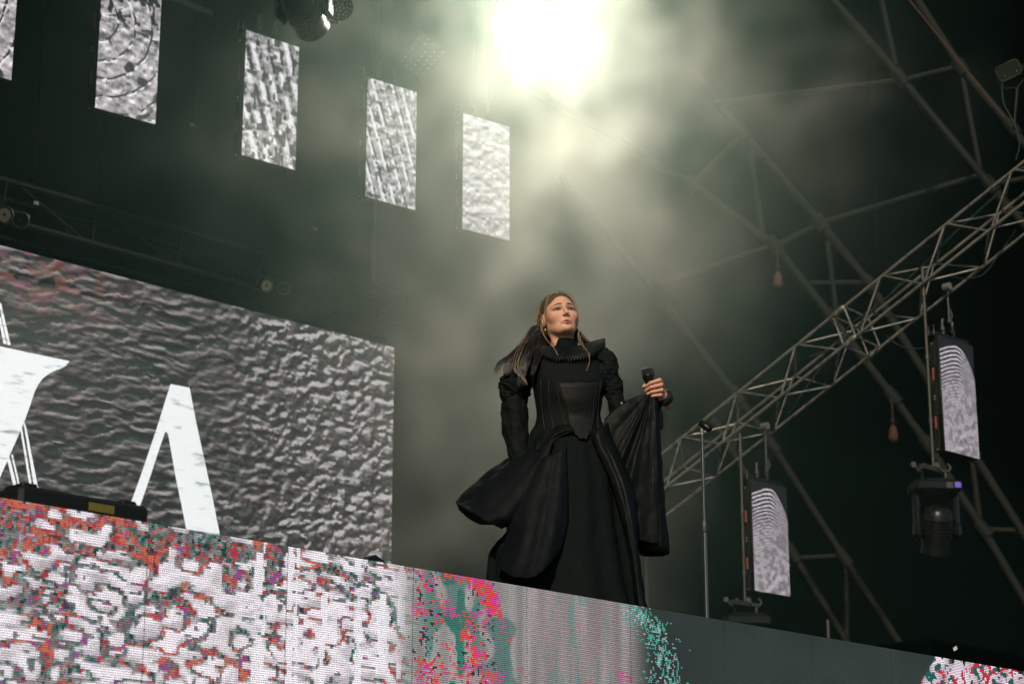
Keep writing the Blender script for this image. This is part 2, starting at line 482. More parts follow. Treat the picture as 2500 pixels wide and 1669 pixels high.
def panel_picture(k):
    def f(x, z):                                           # x 0..0.48, z 0..1 from the top
        n = lambda a, b, s: vn(x * a, z * b, s + 100 * k)
        if k >= 10:                                        # loops like a fingerprint
            u, v = (x - .20) / .48, z
            xx = u * 2.0
            uu = x / .48
            r = v - .045 - 1.05 * np.maximum(uu - .5, 0) ** 2 - .21 * np.maximum(.5 - uu, 0) ** 1.5 + .010 * (n(18, 18, 1) - .5)
            fr = np.sin(2 * np.pi * (25 * r * (1 + .5 * r)) + .4)
            lite = sst(-.35, .35, fr) * sst(-.004, .004, r)
            fade = sst(.08, .42, r)
            val = 205 * lite * (1 - fade) + fade * (165 + 30 * fr * sst(.9, .3, v))
            val = np.where(v > .62, val * (1 - sst(.60, .74, v)) + (170 + 22 * np.sin(60 * v + 26 * x + 6 * n(6, 6, 2)) * sst(.74, .84, v) * sst(.25, .05, np.abs(x - .26))) * sst(.60, .74, v), val)
            val = val * (.86 + .28 * n(90, 90, 3)) * (1 - .22 * sst(.5, .7, n(30, 34, 4)) * fade)
            val = np.where(r < -.002, 14 + 6 * n(20, 20, 5), val)
            return np.stack([val * .97, val * .92, val * .955], -1) / 255
        hh = lambda a, b: fbm(a * 15 - b * 5, b * 19 + a * 4, 7 + 100 * k, 2)
        g = 168 + 230 * np.clip(hh(x + .004, z + .009) - hh(x - .004, z - .009), -.35, .35)
        if k in (0, 1):
            r = np.hypot(x + .05, (z - .30) * (1.0 if k else .7)) + .018 * (n(16, 16, 1) - .5)
            a = np.arctan2(z - .30, x + .05)
            ring = 1 - np.abs(2 * np.mod(r / .135 + .1 * n(5, 5, 2), 1) - 1)
            spoke = vn(a * 9, r * 14, 3 + k)
            g = g + 46 * (vn(a * 12 + 3, r * 9, 5 + k) - .45)
            dark = sst(.86, .95, ring) * sst(.25, .5, n(30, 30, 4)) + .7 * sst(.72, .82, spoke) * sst(.3, .6, n(14, 26, 8)) + sst(.68, .74, n(26, 22, 9)) * sst(.40, .25, z) * .8
            lite = sst(.80, .9, np.roll(ring, 2, 0)) * sst(.45, .6, n(36, 36, 6))
        elif k == 2:
            sx = x - .30 * z + .012 * (n(22, 22, 1) - .5); s = np.mod(sx / .105, 1)
            cellr = vn(np.floor(sx / .105) * 3.3, z * 15, 11)
            lite = sst(.30, .12, np.abs(s - .35)) * sst(.34, .5, cellr) + sst(.66, .74, n(24, 30, 2)) * sst(.45, .7, z)
            dark = sst(.22, .05, np.abs(s - .78)) * sst(.42, .58, n(34, 38, 3)) + .6 * sst(.70, .78, n(30, 22, 5))
            g = g * .93
        elif k == 3:
            sx = x - .34 * z + .008 * (n(22, 16, 1) - .5); s = np.mod(sx / .096, 1)
            cellr = vn(np.floor(sx / .096) * 3.3, z * 9, 11)
            lite = sst(.20, .08, np.abs(s - .4)) * sst(.20, .4, cellr)
            left = sst(.40, .16, x - .10 * z)
            dark = sst(.12, .04, np.abs(s - .66)) * sst(.45, .6, n(40, 44, 3)) * (.35 + .65 * left) + .5 * sst(.72, .8, n(30, 26, 5)) * left
        else:
            lite = .5 * sst(.6, .75, n(10, 26, 1)); dark = .22 * sst(.58, .7, fbm(x * 9, z * 12, 2 + 100 * k)) ; g = g * 1.08
        g = g * (.90 + .2 * n(70, 70, 31)); lite = lite + .3 * sst(.74, .84, n(46, 52, 33)); dark = dark + .3 * sst(.80, .88, n(52, 44, 35))
        if k == 4: dark = dark * .3  # haze wash painted into this picture: paler, with faint dark marks
        c = np.stack([g * 1.0, g * .965, g * .985], -1) / 255
        c = mixc(c, (246, 243, 248), np.clip(lite, 0, 1) * .92)
        c = mixc(c, (12, 14, 14), np.clip(dark * 1.25, 0, 1) * .95)
        return c
    return f

def led_face(name, w, h, pitch, pic, mat, housing, depth=0.06, x0=0.0, z0=0.0):
    """one LED cabinet in local space: front at y=0 facing -y, origin at the top left corner; pic(x, z) with x, z offset by x0, z0"""
    nx, nz = max(2, round(w / pitch)), max(2, round(h / pitch))
    xs = np.linspace(0, w, nx + 1); zs = np.linspace(0, -h, nz + 1)
    gx, gz = np.meshgrid(xs, zs)
    V = np.stack([gx, np.zeros_like(gx), gz], -1).reshape(-1, 3)
    ii, jj = np.meshgrid(np.arange(nx), np.arange(nz))
    a = (jj * (nx + 1) + ii).reshape(-1)
    Fq = np.stack([a, a + nx + 1, a + nx + 2, a + 1], -1)
    ng = len(Fq); o = len(V)
    e = 0.0006                                             # the housing starts a hair behind the face
    B = np.array([(x, y, z) for x in (0, w) for y in (e, depth) for z in (-h, 0)])
    bf = np.array([(0, 1, 3, 2), (4, 6, 7, 5), (2, 3, 7, 6), (0, 2, 6, 4), (1, 5, 7, 3), (0, 4, 5, 1)]) + o
    V = np.concatenate([V, B]); Fa = np.concatenate([Fq, bf])
    me = bpy.data.meshes.new(name)
    me.vertices.add(len(V)); me.vertices.foreach_set('co', V.astype(np.float32).ravel())
    me.loops.add(Fa.size); me.loops.foreach_set('vertex_index', Fa.astype(np.int32).ravel())
    me.polygons.add(len(Fa)); me.polygons.foreach_set('loop_start', np.arange(0, Fa.size, 4, dtype=np.int32))
    mi = np.zeros(len(Fa), np.int32); mi[ng:] = 1
    me.polygons.foreach_set('material_index', mi)
    me.update(calc_edges=True)
    cx = (gx[:-1, :-1] + w / nx / 2) + x0; cz = -(gz[:-1, :-1]) + h / nz / 2 + z0
    c = tolin(pic(cx, cz)).reshape(-1, 3)
    C = np.ones((len(Fa), 4), np.float32); C[:ng, :3] = c; C[ng:, :3] = 0
    at = me.attributes.new('led', 'FLOAT_COLOR', 'FACE')
    at.data.foreach_set('color', C.ravel())
    me.materials.append(mat); me.materials.append(housing)
    me.validate()
    return me

# ---- LED fascia along the stage edge: cabinets of half a metre, two rows
LP = 0.5 / 77
M_ledF = ledmat('fascia LED face', LP, 1.55, .10, .55)
fas = thing('stage_edge_screen', 'long LED screen on the front stage edge showing glitchy red, teal and white', 'led screen', (0, LIP_Y, LIP_Z))
FX0 = 2.0
for i in range(14):
    for j in range(2):
        me = led_face('led_tile', .4978, .4978, LP, lambda x, z: fascia_picture(x, z), M_ledF, M_black, .09, FX0 + .5 * i, .5 * j)
        o = link('led_tile', me, None, fas); o.location = (FX0 + .5 * i, 0, -.5 * j)
rail = MB(); rail.box((FX0 + 3.5, .115, -.5), (7.0, .03, .96)); rail.local('back_rail', M_black, fas)

# ---- video wall at the back
WP = 0.5 / 42
WALL_Y = 13.0
WTOP = CAM.z + 4.978
WX1 = 11.455
M_ledW = ledmat('video wall LED face', WP, 1.12, .55, .8)
wall = thing('video_wall', 'big LED video wall upstage with white letters over a dark rippled picture', 'video wall', (WX1 - 5.0, WALL_Y, WTOP))
for i in range(10):
    for j in range(7):
        me = led_face('led_tile', .4992, .4992, WP, wall_picture, M_ledW, M_black, .09, WX1 - 5.0 + .5 * i, .5 * j)
        o = link('led_tile', me, None, wall); o.location = (.5 * i, 0, -.5 * j)
leg = None
for i in (0, 3, 7, 10):
    b = MB(); b.box((min(max(.5 * i, .05), 4.95), .14, -(WTOP - FLOOR) / 2 + .0), (.05, .05, WTOP - FLOOR - .004)); b.local('support_post', M_black, wall)

# ------------------------------------------------------------------ the bright lamp
LAMP = atd(1318, 62, 15.2)
lamp = thing('wash_light', 'glaring white stage lamp shining through the smoke above the singer', 'stage light', LAMP)
fw = (CAM + Vector((0, 0, .6)) - LAMP).normalized()
M = align(fw, LAMP)
b = MB(); b.lathe([(.06, -.34), (.13, -.30), (.17, -.12), (.175, .0), (.165, .012)], M, 28); b.build('housing', M_black, lamp)
b = MB(); b.lathe([(.0, .02), (.15, .02), (.152, .0)], M, 28); b.build('lens', emat("lamp lens glare", (1.0, 1.0, .93), 40.0), lamp)
b = MB()
for sgn in (-1, 1):
    b.tube([M @ Vector((sgn * .20, 0, -.10)), M @ Vector((sgn * .21, .2, -.14)), M @ Vector((sgn * .10, .34, -.16)), M @ Vector((0, .35, -.16))], .02, 8)
b.build('yoke', M_black, lamp)
b = MB(); b.tube([M @ Vector((0, .35, -.16)), Vector((LAMP.x, LAMP.y + .12, 25.1))], .02, 8); b.build('hanging_pipe', M_matte, lamp)
ld = bpy.data.lights.new('lamp_light', 'SPOT'); ld.energy = 800; ld.color = (1.0, .965, .80); ld.shadow_soft_size = .10
ld.spot_size = R(165); ld.spot_blend = .55
lo = bpy.data.objects.new('lamp_light', ld); COL.objects.link(lo); lo.parent = lamp
lo.location = fw * .10
lo.rotation_euler = (-(fw + Vector((0, 0, -.25))).normalized()).to_track_quat('Z', 'Y').to_euler()

# ---- the letters on the video wall (lit diodes, a hair in front of the wall's face)
M_letter = None
def wall_letters():
    global M_letter
    m, t, b = newmat('white lit letter')
    N = t.nodes.new
    b.inputs['Base Color'].default_value = (.01, .01, .01, 1)
    tc = N('ShaderNodeTexCoord'); sp = N('ShaderNodeSeparateXYZ'); t.links.new(tc.outputs['Object'], sp.inputs[0])
    k = N('ShaderNodeMath'); k.operation = 'MULTIPLY'; k.inputs[1].default_value = 1 / WP
    fr = N('ShaderNodeMath'); fr.operation = 'PINGPONG'; fr.inputs[1].default_value = .5
    mr = N('ShaderNodeMapRange'); mr.inputs['From Min'].default_value = .15; mr.inputs['From Max'].default_value = .45; mr.inputs['To Min'].default_value = .62; mr.inputs['To Max'].default_value = 1.0
    t.links.new(sp.outputs['Z'], k.inputs[0]); t.links.new(k.outputs[0], fr.inputs[0]); t.links.new(fr.outputs[0], mr.inputs[0])
    mp = N('ShaderNodeMapping'); mp.inputs['Scale'].default_value = (2.0, 1, 9.0); nz = N('ShaderNodeTexNoise'); nz.inputs['Scale'].default_value = 2.2; nz.inputs['Detail'].default_value = 4
    t.links.new(tc.outputs['Object'], mp.inputs[0]); t.links.new(mp.outputs[0], nz.inputs['Vector'])
    cr = N('ShaderNodeValToRGB'); cr.color_ramp.elements[0].position = .58; cr.color_ramp.elements[0].color = (.86, .88, .88, 1)
    cr.color_ramp.elements[1].position = .72; cr.color_ramp.elements[1].color = (.30, .36, .35, 1)
    t.links.new(nz.outputs[0], cr.inputs[0]); t.links.new(cr.outputs[0], b.inputs['Emission Color'])
    ml = N('ShaderNodeMath'); ml.operation = 'MULTIPLY'; ml.inputs[1].default_value = 1.35
    t.links.new(mr.outputs[0], ml.inputs[0]); t.links.new(ml.outputs[0], b.inputs['Emission Strength'])
    m.cycles.emission_sampling = 'NONE'
    M_letter = m
    def poly(name, groups, thick=.004):
        b = MB()
        for g in groups:
            P = [aty(x, y, WALL_Y - .006) for x, y in g]
            n = len(P)
            vs = P + [p + Vector((0, thick, 0)) for p in P]
            b.add(vs, [tuple(range(n)), tuple(range(n, 2 * n))[::-1]] + [(i, n + i, n + (i + 1) % n, (i + 1) % n) for i in range(n)])
        return b.build(name, M_letter, wall)
    o = poly('letter', [[(417, 937), (463, 946), (478, 1025), (496, 1108), (515, 1195), (542, 1330), (463, 1330), (448, 1253), (428, 1155), (411, 1058), (404, 1052), (388, 1098), (366, 1165), (341, 1237), (310, 1330), (276, 1330), (317, 1236), (348, 1150), (384, 1043)]])
    o['label'] = 'white letter like a capital A without a crossbar'
    o = poly('letter', [[(-60, 830), (0, 845), (80, 862), (170, 881), (160, 893), (150, 899), (138, 903), (122, 910), (105, 923), (92, 940), (84, 958), (74, 988), (62, 1022), (46, 1060), (24, 1110), (0, 1165), (-40, 1250), (-120, 1250), (-60, 1100), (-20, 1000)],
                        [(-4, 735), (3, 741), (26, 842), (19, 841)], [(-4, 772), (2, 774), (16, 839), (9, 838)],
                        [(57, 1025), (64, 1042), (101, 1230), (91, 1230)], [(49, 1040), (53, 1040), (86, 1230), (80, 1230)], [(18, 1120), (22, 1110), (55, 1240), (46, 1240)], [(28, 1110), (31, 1108), (62, 1240), (58, 1240)]])
    o['label'] = 'white serif letter X with thin outlined cross stroke'
wall_letters()

# ---- hanging LED panels
PW, PH, PP = .48, .99, .008
M_ledP = ledmat('hanging panel LED face', PP, 1.06, .8, .85)
def led_panel(k, label, group, bl, br, Y, up_to, pipe=True):
    a = aty(*bl, Y); b_ = atz(*br, a.z)
    ang = math.atan2(b_.y - a.y, b_.x - a.x)
    t = thing('hanging_led_panel', label, 'led panel', (a.x, a.y, a.z), ang, group)
    me = led_face('display', PW, PH, PP, panel_picture(k), M_ledP, M_black, .045)
    o = link('display', me, None, t); o.location = (0, 0, PH)
    b = MB()
    for x in (.0, PW - .03):
        for z0, z1 in ((.0, .19), (.31, .60), (.74, .95)):
            b.box((x + .015, .076, (z0 + z1) / 2), (.030, .060, z1 - z0), bevel=.004)
            b.box((x + .015, .076, (z0 + z1) / 2), (.034, .022, (z1 - z0) * .6))
        b.box((x + .015, .060, .5), (.018, .028, .93))
    b.box((PW / 2, .06, .95), (PW - .06, .028, .04)); b.box((PW / 2, .06, .03), (PW - .06, .028, .04)); b.box((PW / 2, .06, .47), (PW - .06, .028, .04))
    b.local('rear_frame', M_black, t)
    for x in (.003, PW - .003):
        for z in (.25, .67):
            q = MB(); q.box((x, .082, z), (.016, .020, .11), bevel=.004); q.local('latch', M_orange, t)
    for z in (.02, .45, .475, .93):
        q = MB(); q.sphere((-.002, .075, z), .008, 8, 6); q.local('screw', M_alu, t)
    b = MB(); b.box((PW / 2, .07, PH + .035), (PW + .02, .05, .045), bevel=.006); b.local('hanging_bar', M_black, t)
    b = MB()
    for p, q in (((-.012, .04), (-.012, .105)), ((-.012, .105), (-.012, .105)),):
        pass
    b.tube([(-.004, .045, PH + .02), (-.004, .045, PH + .10), (-.004, .10, PH + .10), (-.004, .10, PH + .02)], .006, 6); b.local('bracket', M_alud, t)
    for x in (.16, .30):
        b = MB(); b.tube([(x, .07, PH + .05), (x + .012, .07, PH + .10), (x - .008, .07, PH + .15), (x + .006, .07, PH + .19)], .013, 8)
        b.lathe([(.022, 0), (.022, .03)], Matrix.Translation((x, .07, PH + .09)), 10); b.local('hook', M_alud, t)
        if up_to:
            b = MB(); b.tube([(x, .07, PH + .17), (x, .07, up_to - a.z)], .004, 6); b.local('hanging_wire', M_matte, t)
    return t
GL = 'LED panels hung in a row above the video wall'
ROOFZ = CAM.z + 9.0
led_panel(0, 'leftmost hanging LED panel, cut off by the picture edge, with dark slanted ripples', GL, (-134, 150), (7, 190), 12.0, ROOFZ)
led_panel(1, 'hanging LED panel second from the left, showing dark ring ripples', GL, (232, 263), (377, 303), 12.0, ROOFZ)
led_panel(2, 'hanging LED panel in the middle of the row, showing dense beaded slanted streaks', GL, (590, 378), (720, 415), 12.0, ROOFZ)
led_panel(3, 'hanging LED panel with long white slanted streaks, second from the lamp', GL, (892, 480), (1007, 511), 12.0, ROOFZ)
led_panel(4, 'pale plain hanging LED panel veiled by smoke and painted paler to match, beside the glaring lamp', GL, (1129, 558), (1238, 586), 12.0, ROOFZ)
b = MB(); b.tube([(6.0, 12.07, ROOFZ), (12.6, 12.07, ROOFZ)], .03, 10); o = b.build('hanging_batten', M_alud); tag(o, 'round pipe batten carrying the row of hanging LED panels', 'batten')
GR = 'LED panels under the slanting truss'
led_panel(10, 'lower hanging LED panel with fingerprint loops, just above the stage edge at right', GR, (1843, 1440), (1934, 1456), 12.0, None)
led_panel(11, 'upper hanging LED panel with fingerprint loops, near the right picture edge', GR, (2308, 1098), (2392, 1120), 10.0, None)

# ---- slanting box truss that carries the two panels
def box_truss():
    A, B = atx(1500, 1201, 14.8), atx(2860, 104, 14.8)
    t = thing('box_truss', 'shiny aluminium box truss slanting up to the right, carrying two LED panels', 'truss', A)
    d = (B - A).normalized(); Lt = (B - A).length
    v = ((A + B) / 2 - CAM).normalized(); q = (v - d * v.dot(d)).normalized(); n = q.cross(d).normalized()
    if n.z < 0: n = -n
    s, th = .335, R(39)
    o1 = Vector(); o2 = s * (-n * math.cos(th) - q * math.sin(th)); o4 = s * (-n * math.sin(th) + q * math.cos(th)); o3 = o2 + o4
    offs = (o1, o2, o3, o4)
    for k, of in enumerate(offs):
        b = MB(); b.tube([A + of, B + of], .0138, 12); b.build('chord', M_alu, t)
    pitch = .745
    base = (atx(2045, 757, 14.8) - A).dot(d)                 # the joint between two truss lengths
    def brace(p, q_):
        b = MB(); b.tube([p, q_], .0085, 8); b.build('brace', M_alu, t)
    for f in range(4):
        P, Q = offs[f], offs[(f + 1) % 4]
        for side in (-1, 1):
            u = base + side * .07
            brace(A + P + d * u, A + Q + d * u)               # end frames
            k = 0
            while True:
                u0 = base + side * (.07 + .06 + pitch * k); u1 = u0 + side * pitch * .5; u2 = u0 + side * pitch
                if not (0.05 < u2 < Lt - .05): break
                g = 0 if f % 2 == 0 else .5
                ua, ub, uc = u0, u1, u2
                if f % 2 == 0: brace(A + Q + d * ua, A + P + d * ub); brace(A + P + d * (ub + side * .03), A + Q + d * (uc - side * .03))
                else: brace(A + P + d * ua, A + Q + d * ub); brace(A + Q + d * (ub + side * .03), A + P + d * (uc - side * .03))
                k += 1
    for of in offs:
        b = MB(); M = align(d, A + of + d * (base - .075))
        b.lathe([(.0155, 0), (.026, .015), (.027, .05), (.019, .06), (.019, .09), (.027, .10), (.026, .135), (.0155, .15)], M, 12); b.build('coupler', M_alu, t)
        b = MB(); b.tube([M @ Vector((0, .045, .055)), M @ Vector((0, -.045, .055))], .006, 6); b.build('pin', M_chrome, t)
    for u in (.75, Lt * .52, Lt - .6):
        p = A + d * u + offs[0]
        b = MB(); b.tube([p, (p.x, p.y, 25.1)], .005, 6); b.build('hanging_wire', M_matte, t)
    return t, A, d, offs
box_t, TA, TD, TOF = box_truss()

def cable(name, label, pts, r, mat, sag=0.0, n=18, parent=None):
    """a smooth cable through the points"""
    pts = [Vector(p) for p in pts]
    out = []
    for i in range(len(pts) - 1):
        p0, p1, p2, p3 = pts[max(i - 1, 0)], pts[i], pts[i + 1], pts[min(i + 2, len(pts) - 1)]
        for k in range(n):
            s = k / n
            out.append(0.5 * ((2 * p1) + (p2 - p0) * s + (2 * p0 - 5 * p1 + 4 * p2 - p3) * s * s + (3 * p1 - p0 - 3 * p2 + p3) * s ** 3) - Vector((0, 0, sag * 4 * s * (1 - s))))
    out.append(pts[-1])
    b = MB(); b.tube(out, r, 6)
    o = b.build(name, mat, parent)
    if parent is None: tag(o, label, 'cable')
    return o
c = lambda x, y: atx(x, y, 14.95)
cable('cable', 'green grey cable lying along the inside of the slanting truss', [c(1925, 1010), c(2010, 890), c(2130, 760), c(2250, 650), c(2340, 560), c(2440, 470)], .008, M_gcable)
cable('cable', 'thin dark cable looping under the slanting truss near the upper panel', [c(2320, 670), c(2350, 680), c(2400, 670), c(2440, 620), c(2480, 560)], .007, M_gcable)
cable('cable', 'thin cable hanging from the truss to the upper panel side', [c(2165, 820), c(2200, 845), c(2250, 850), c(2287, 835)], .006, M_gcable)
cable('cable', 'short cable bundle tied inside the slanting truss by the joint', [c(1975, 870), c(2030, 850), c(2080, 790), c(2150, 740), c(2200, 690)], .010, M_cable)
cable('cable', 'cable dropping from the flood lamp to the truss end', [atx(2447, 200, 14.8), atx(2450, 250, 14.8), atx(2475, 300, 14.8), atx(2489, 350, 14.8), atx(2480, 392, 14.8)], .007, M_gcable)
def hook_rig(px0, py0, px1, py1, X, label):
    p, q = atx(px0, py0, X), atx(px1, py1, X)
    t = thing('truss_clamp', label, 'clamp', q, group='clamps holding the LED panels to the truss')
    b = MB(); b.tube([p, q], .010, 8); b.build('rod', M_alud, t)
    b = MB(); M = align((0, 1, 0), p + Vector((0, -.03, 0))); b.lathe([(.034, 0), (.034, .06)], M, 12); b.build('collar', M_alu, t)
    b = MB(); b.sphere(q, .022, 8, 6); b.tube([q + Vector((.0, 0, .0)), q + Vector((.05, 0, .06)), q + Vector((.02, 0, .12))], .009, 6); b.build('shackle', M_alud, t)
hook_rig(2312, 700, 2318, 785, 15.02, 'steel clamp between truss and upper LED panel')
hook_rig(1868, 1040, 1872, 1150, 14.98, 'steel clamp between truss and lower LED panel')

# ---- moving heads hung on drop pipes under the truss
def moving_head(name, label, p, yaw, scale=1.0, tilt=20, purple=True):
    """p: the middle of the base's underside; the lamp hangs down"""
    t = thing(name, label, 'stage light', p, yaw)
    s = scale
    b = MB(); b.box((0, 0, .055 * s), (.40 * s, .27 * s, .10 * s), bevel=.025 * s); b.box((0, 0, .112 * s), (.30 * s, .20 * s, .02 * s), bevel=.008 * s)
    for k in range(6): b.box((-.201 * s, (-.09 + .036 * k) * s, .055 * s), (.006 * s, .016 * s, .06 * s))
    base = b.local('base', M_blackg, t)
    if purple:
        b = MB(); b.box((.155 * s, -.1365 * s, .06 * s), (.050 * s, .004 * s, .044 * s)); b.local('display', M_purple, t)
        b = MB(); b.box((.085 * s, -.1362 * s, .055 * s), (.055 * s, .004 * s, .05 * s)); b.local('panel', M_alud, t)
    for sx in (-1, 1):
        b = MB(); b.box((sx * .165 * s, 0, -.17 * s), (.055 * s, .10 * s, .36 * s), bevel=.02 * s); b.box((sx * .165 * s, 0, -.30 * s), (.062 * s, .14 * s, .13 * s), bevel=.03 * s); b.local('yoke_arm', M_blackg, t)
    Rm = Matrix.Rotation(R(tilt), 4, 'X'); Tm = Matrix.Translation((0, 0, -.30 * s)) @ Rm
    b = MB(); b.lathe([(.07 * s, .20 * s), (.115 * s, .17 * s), (.130 * s, .05 * s), (.132 * s, -.06 * s), (.115 * s, -.13 * s), (.125 * s, -.17 * s), (.120 * s, -.19 * s)], Tm, 24)
    for k in range(5): b.lathe([(.137 * s, (-.02 + .03 * k) * s), (.137 * s, (-.008 + .03 * k) * s)], Tm, 24)
    head = b.local('head', M_blackg, t)
    b = MB(); b.lathe([(.108 * s, -.191 * s), (.08 * s, -.205 * s), (.04 * s, -.213 * s), (.0, -.215 * s)], Tm, 24); b.local('lens', M_glass, head)
    for sx in (-1, 1):
        b = MB(); b.tube([(sx * .10 * s, 0, .12 * s), (sx * .10 * s, 0, .19 * s)], .012 * s, 8); b.tube([(sx * .10 * s - .05 * s, 0, .235 * s), (sx * .10 * s - .03 * s, 0, .20 * s), (sx * .10 * s + .03 * s, 0, .20 * s), (sx * .10 * s + .05 * s, 0, .235 * s), (sx * .10 * s + .02 * s, 0, .265 * s)], .011 * s, 8)
        b.lathe([(.024 * s, -.008 * s), (.024 * s, .008 * s)], align((0, 1, 0), (sx * .10 * s - .07 * s, 0, .25 * s)), 12); b.local('clamp', M_alud, t)
    return t
def drop_pipe(label, px, py0, py1, X, r=.014):
    a, b_ = atx(px, py0, X), atx(px, py1, X); b_ = Vector((a.x, a.y, b_.z))
    b = MB(); b.tube([a, b_], r, 10)
    for k in range(3): b.lathe([(r * 1.5, 0), (r * 1.5, .04)], Matrix.Translation((a.x, a.y, a.z - .25 - .55 * k)), 10)
    b.box(tuple(b_), (.34, .05, .04)); o = b.build('drop_pipe', M_alud); tag(o, label, 'pipe'); return b_
e = drop_pipe('long drop pipe hanging from the truss beside the upper LED panel', 2252, 655, 1150, 14.8)
moving_head('moving_head_light', 'dark moving head lamp with a small purple display hanging below the truss', (e.x, e.y, e.z - .215), R(-38), 1.0, 25)
e = drop_pipe('drop pipe hanging left of the lower LED panel', 1806, 1040, 1475, 14.8)
moving_head('moving_head_light', 'dark moving head lamp half hidden behind the stage edge below the lower panel', (e.x, e.y, e.z - .215), R(-38), 1.0, 15, False)

# ---- heavy roof girders behind
def girder(label, D, chords, braces, r=.048, rb=.032, mat=None):
    first = atd(*chords[0][0], D)
    t = thing('roof_girder', label, 'roof girder', first, group='heavy tube girders of the stage roof')
    for ch in chords:
        b = MB(); b.tube([atd(x, y, D) for x, y in ch], r, 12); b.build('chord', mat or M_steel, t)
    for br in braces:
        b = MB(); b.tube([atd(x, y, D + .02) for x, y in br], rb, 10); b.build('brace', mat or M_steel, t)
    for ch in chords:
        for p in ch[1:-1]:
            b = MB(); P = atd(*p, D); b.lathe([(r * 1.5, -.10), (r * 1.5, .10)], align(atd(*ch[-1], D) - atd(*ch[0], D), P), 12); b.build('node', mat or M_steel, t)
    return t
girder('steel roof girder crossing the upper right corner above the truss', 22.5, [[(1990, -50), (2200, 192), (2418, 452), (2900, 1020)], [(2200, -60), (2345, 165), (2470, 312), (2900, 880)]],
       [[(2140, -55), (2187, 160)], [(2205, 196), (2340, 163)], [(2347, 172), (2392, 410)], [(2418, 452), (2556, 425)], [(1740, 254), (2190, 197)]])
girder('steel roof girder running down from the smoke to the right edge', 23.5, [[(1290, 208), (1690, 452), (1890, 598), (2030, 775), (2180, 968), (2265, 1085), (2400, 1292), (2868, 2086)], [(1690, 180), (1812, 325), (2003, 545), (2125, 695), (2372, 1100), (2990, 2086)]],
       [[(1830, 375), (1862, 565)], [(1895, 598), (2003, 548)], [(2003, 545), (2400, 425)], [(2020, 590), (2042, 760)], [(1963, 692), (2122, 690)], [(2372, 1110), (2394, 1282)], [(2400, 1292), (2560, 1298)], [(1690, 452), (1812, 330)], [(1585, 697), (1890, 600)]], .05, .034)
girder('steel roof girder leaning behind the lower LED panel down to the stage', 21.5, [[(1370, 428), (1800, 965), (1885, 1085), (2060, 1360), (2518, 2062)], [(1740, 1020), (1935, 1350), (2372, 2062)]],
       [[(1945, 1362), (2058, 1356)], [(2066, 1372), (2068, 1580)], [(1810, 970), (1790, 1100)]], .038, .028, M_rust)
b = MB(); b.tube([atd(2195, -30, 21.5), atd(2453, 288, 21.5)], .008, 8); o = b.build('warm_edge_line', M_hook); tag(o, 'thin orange line standing in for the warm-lit edge of the upper right girder', 'lit edge')  # orange tube stands in for warm light on the girder's edge

# ---- chain hoists with orange bags
for px, py, D, top, lab in ((1900, 685, 20.5, 610, 'small orange chain hoist hanging under the smoky girder'), (2181, 1060, 20.5, 975, 'small orange chain hoist hanging left of the upper LED panel')):
    P = atd(px, py, D)
    t = thing('chain_hoist', lab, 'hoist', P, group='orange chain hoists')
    b = MB(); b.lathe([(.012, .09), (.03, .07), (.042, .02), (.048, -.025), (.04, -.06), (.018, -.078), (.0, -.082)], Matrix.Translation(P), 16); b.build('bag', M_hook, t)
    b = MB(); T = atd(px, top, D); z = P.z + .10; k = 0
    while z < T.z:
        M = Matrix.Translation((P.x, P.y, z)) @ Matrix.Rotation(R(90 * (k % 2)), 4, 'Z') @ Matrix.Rotation(R(90), 4, 'X')
        b.tube([M @ Vector((.009 * math.cos(a), .018 * math.sin(a), 0)) for a in [2 * math.pi * i / 8 for i in range(8)]], .004, 5, closed=True)
        z += .030; k += 1
    b.build('chain', M_hook, t)
    b = MB(); b.box((P.x, P.y, P.z + .13), (.05, .04, .05), bevel=.008); b.build('hook_block', M_black, t)

# ---- truss and lamps above the video wall (left, in the dark)
def back_truss():
    Y = 12.7
    z0, z1 = aty(0, 436, Y).z, aty(0, 533, Y).z
    x0, x1 = 4.6, 11.4
    t = thing('lighting_truss', 'dim black lighting truss running just above the video wall', 'truss', (x0, Y, z1))
    for y in (Y, Y + .35):
        for z in (z0, z1):
            b = MB(); b.tube([(x0, y, z), (x1, y, z)], .022, 10); b.build('chord', M_steel, t)
    n = 9; pit = (x1 - x0) / n
    for k in range(n):
        xa = x0 + pit * k
        for y in (Y, Y + .35):
            b = MB(); b.tube([(xa, y, z0), (xa + pit * .8, y, z1)], .010, 8); b.build('brace', M_steel, t)
            b = MB(); b.tube([(xa + pit * .86, y, z1), (xa + pit * .9, y, z0)], .010, 8); b.build('brace', M_steel, t)
        b = MB(); b.tube([(xa, Y, z1), (xa, Y + .35, z1)], .010, 8); b.build('brace', M_steel, t)
    for x in (x0 + .3, x1 - .3):
        b = MB(); b.tube([(x, Y + .17, z0), (x, Y + .17, 25.1)], .012, 8); b.build('hanging_wire', M_cable, t)
back_truss()
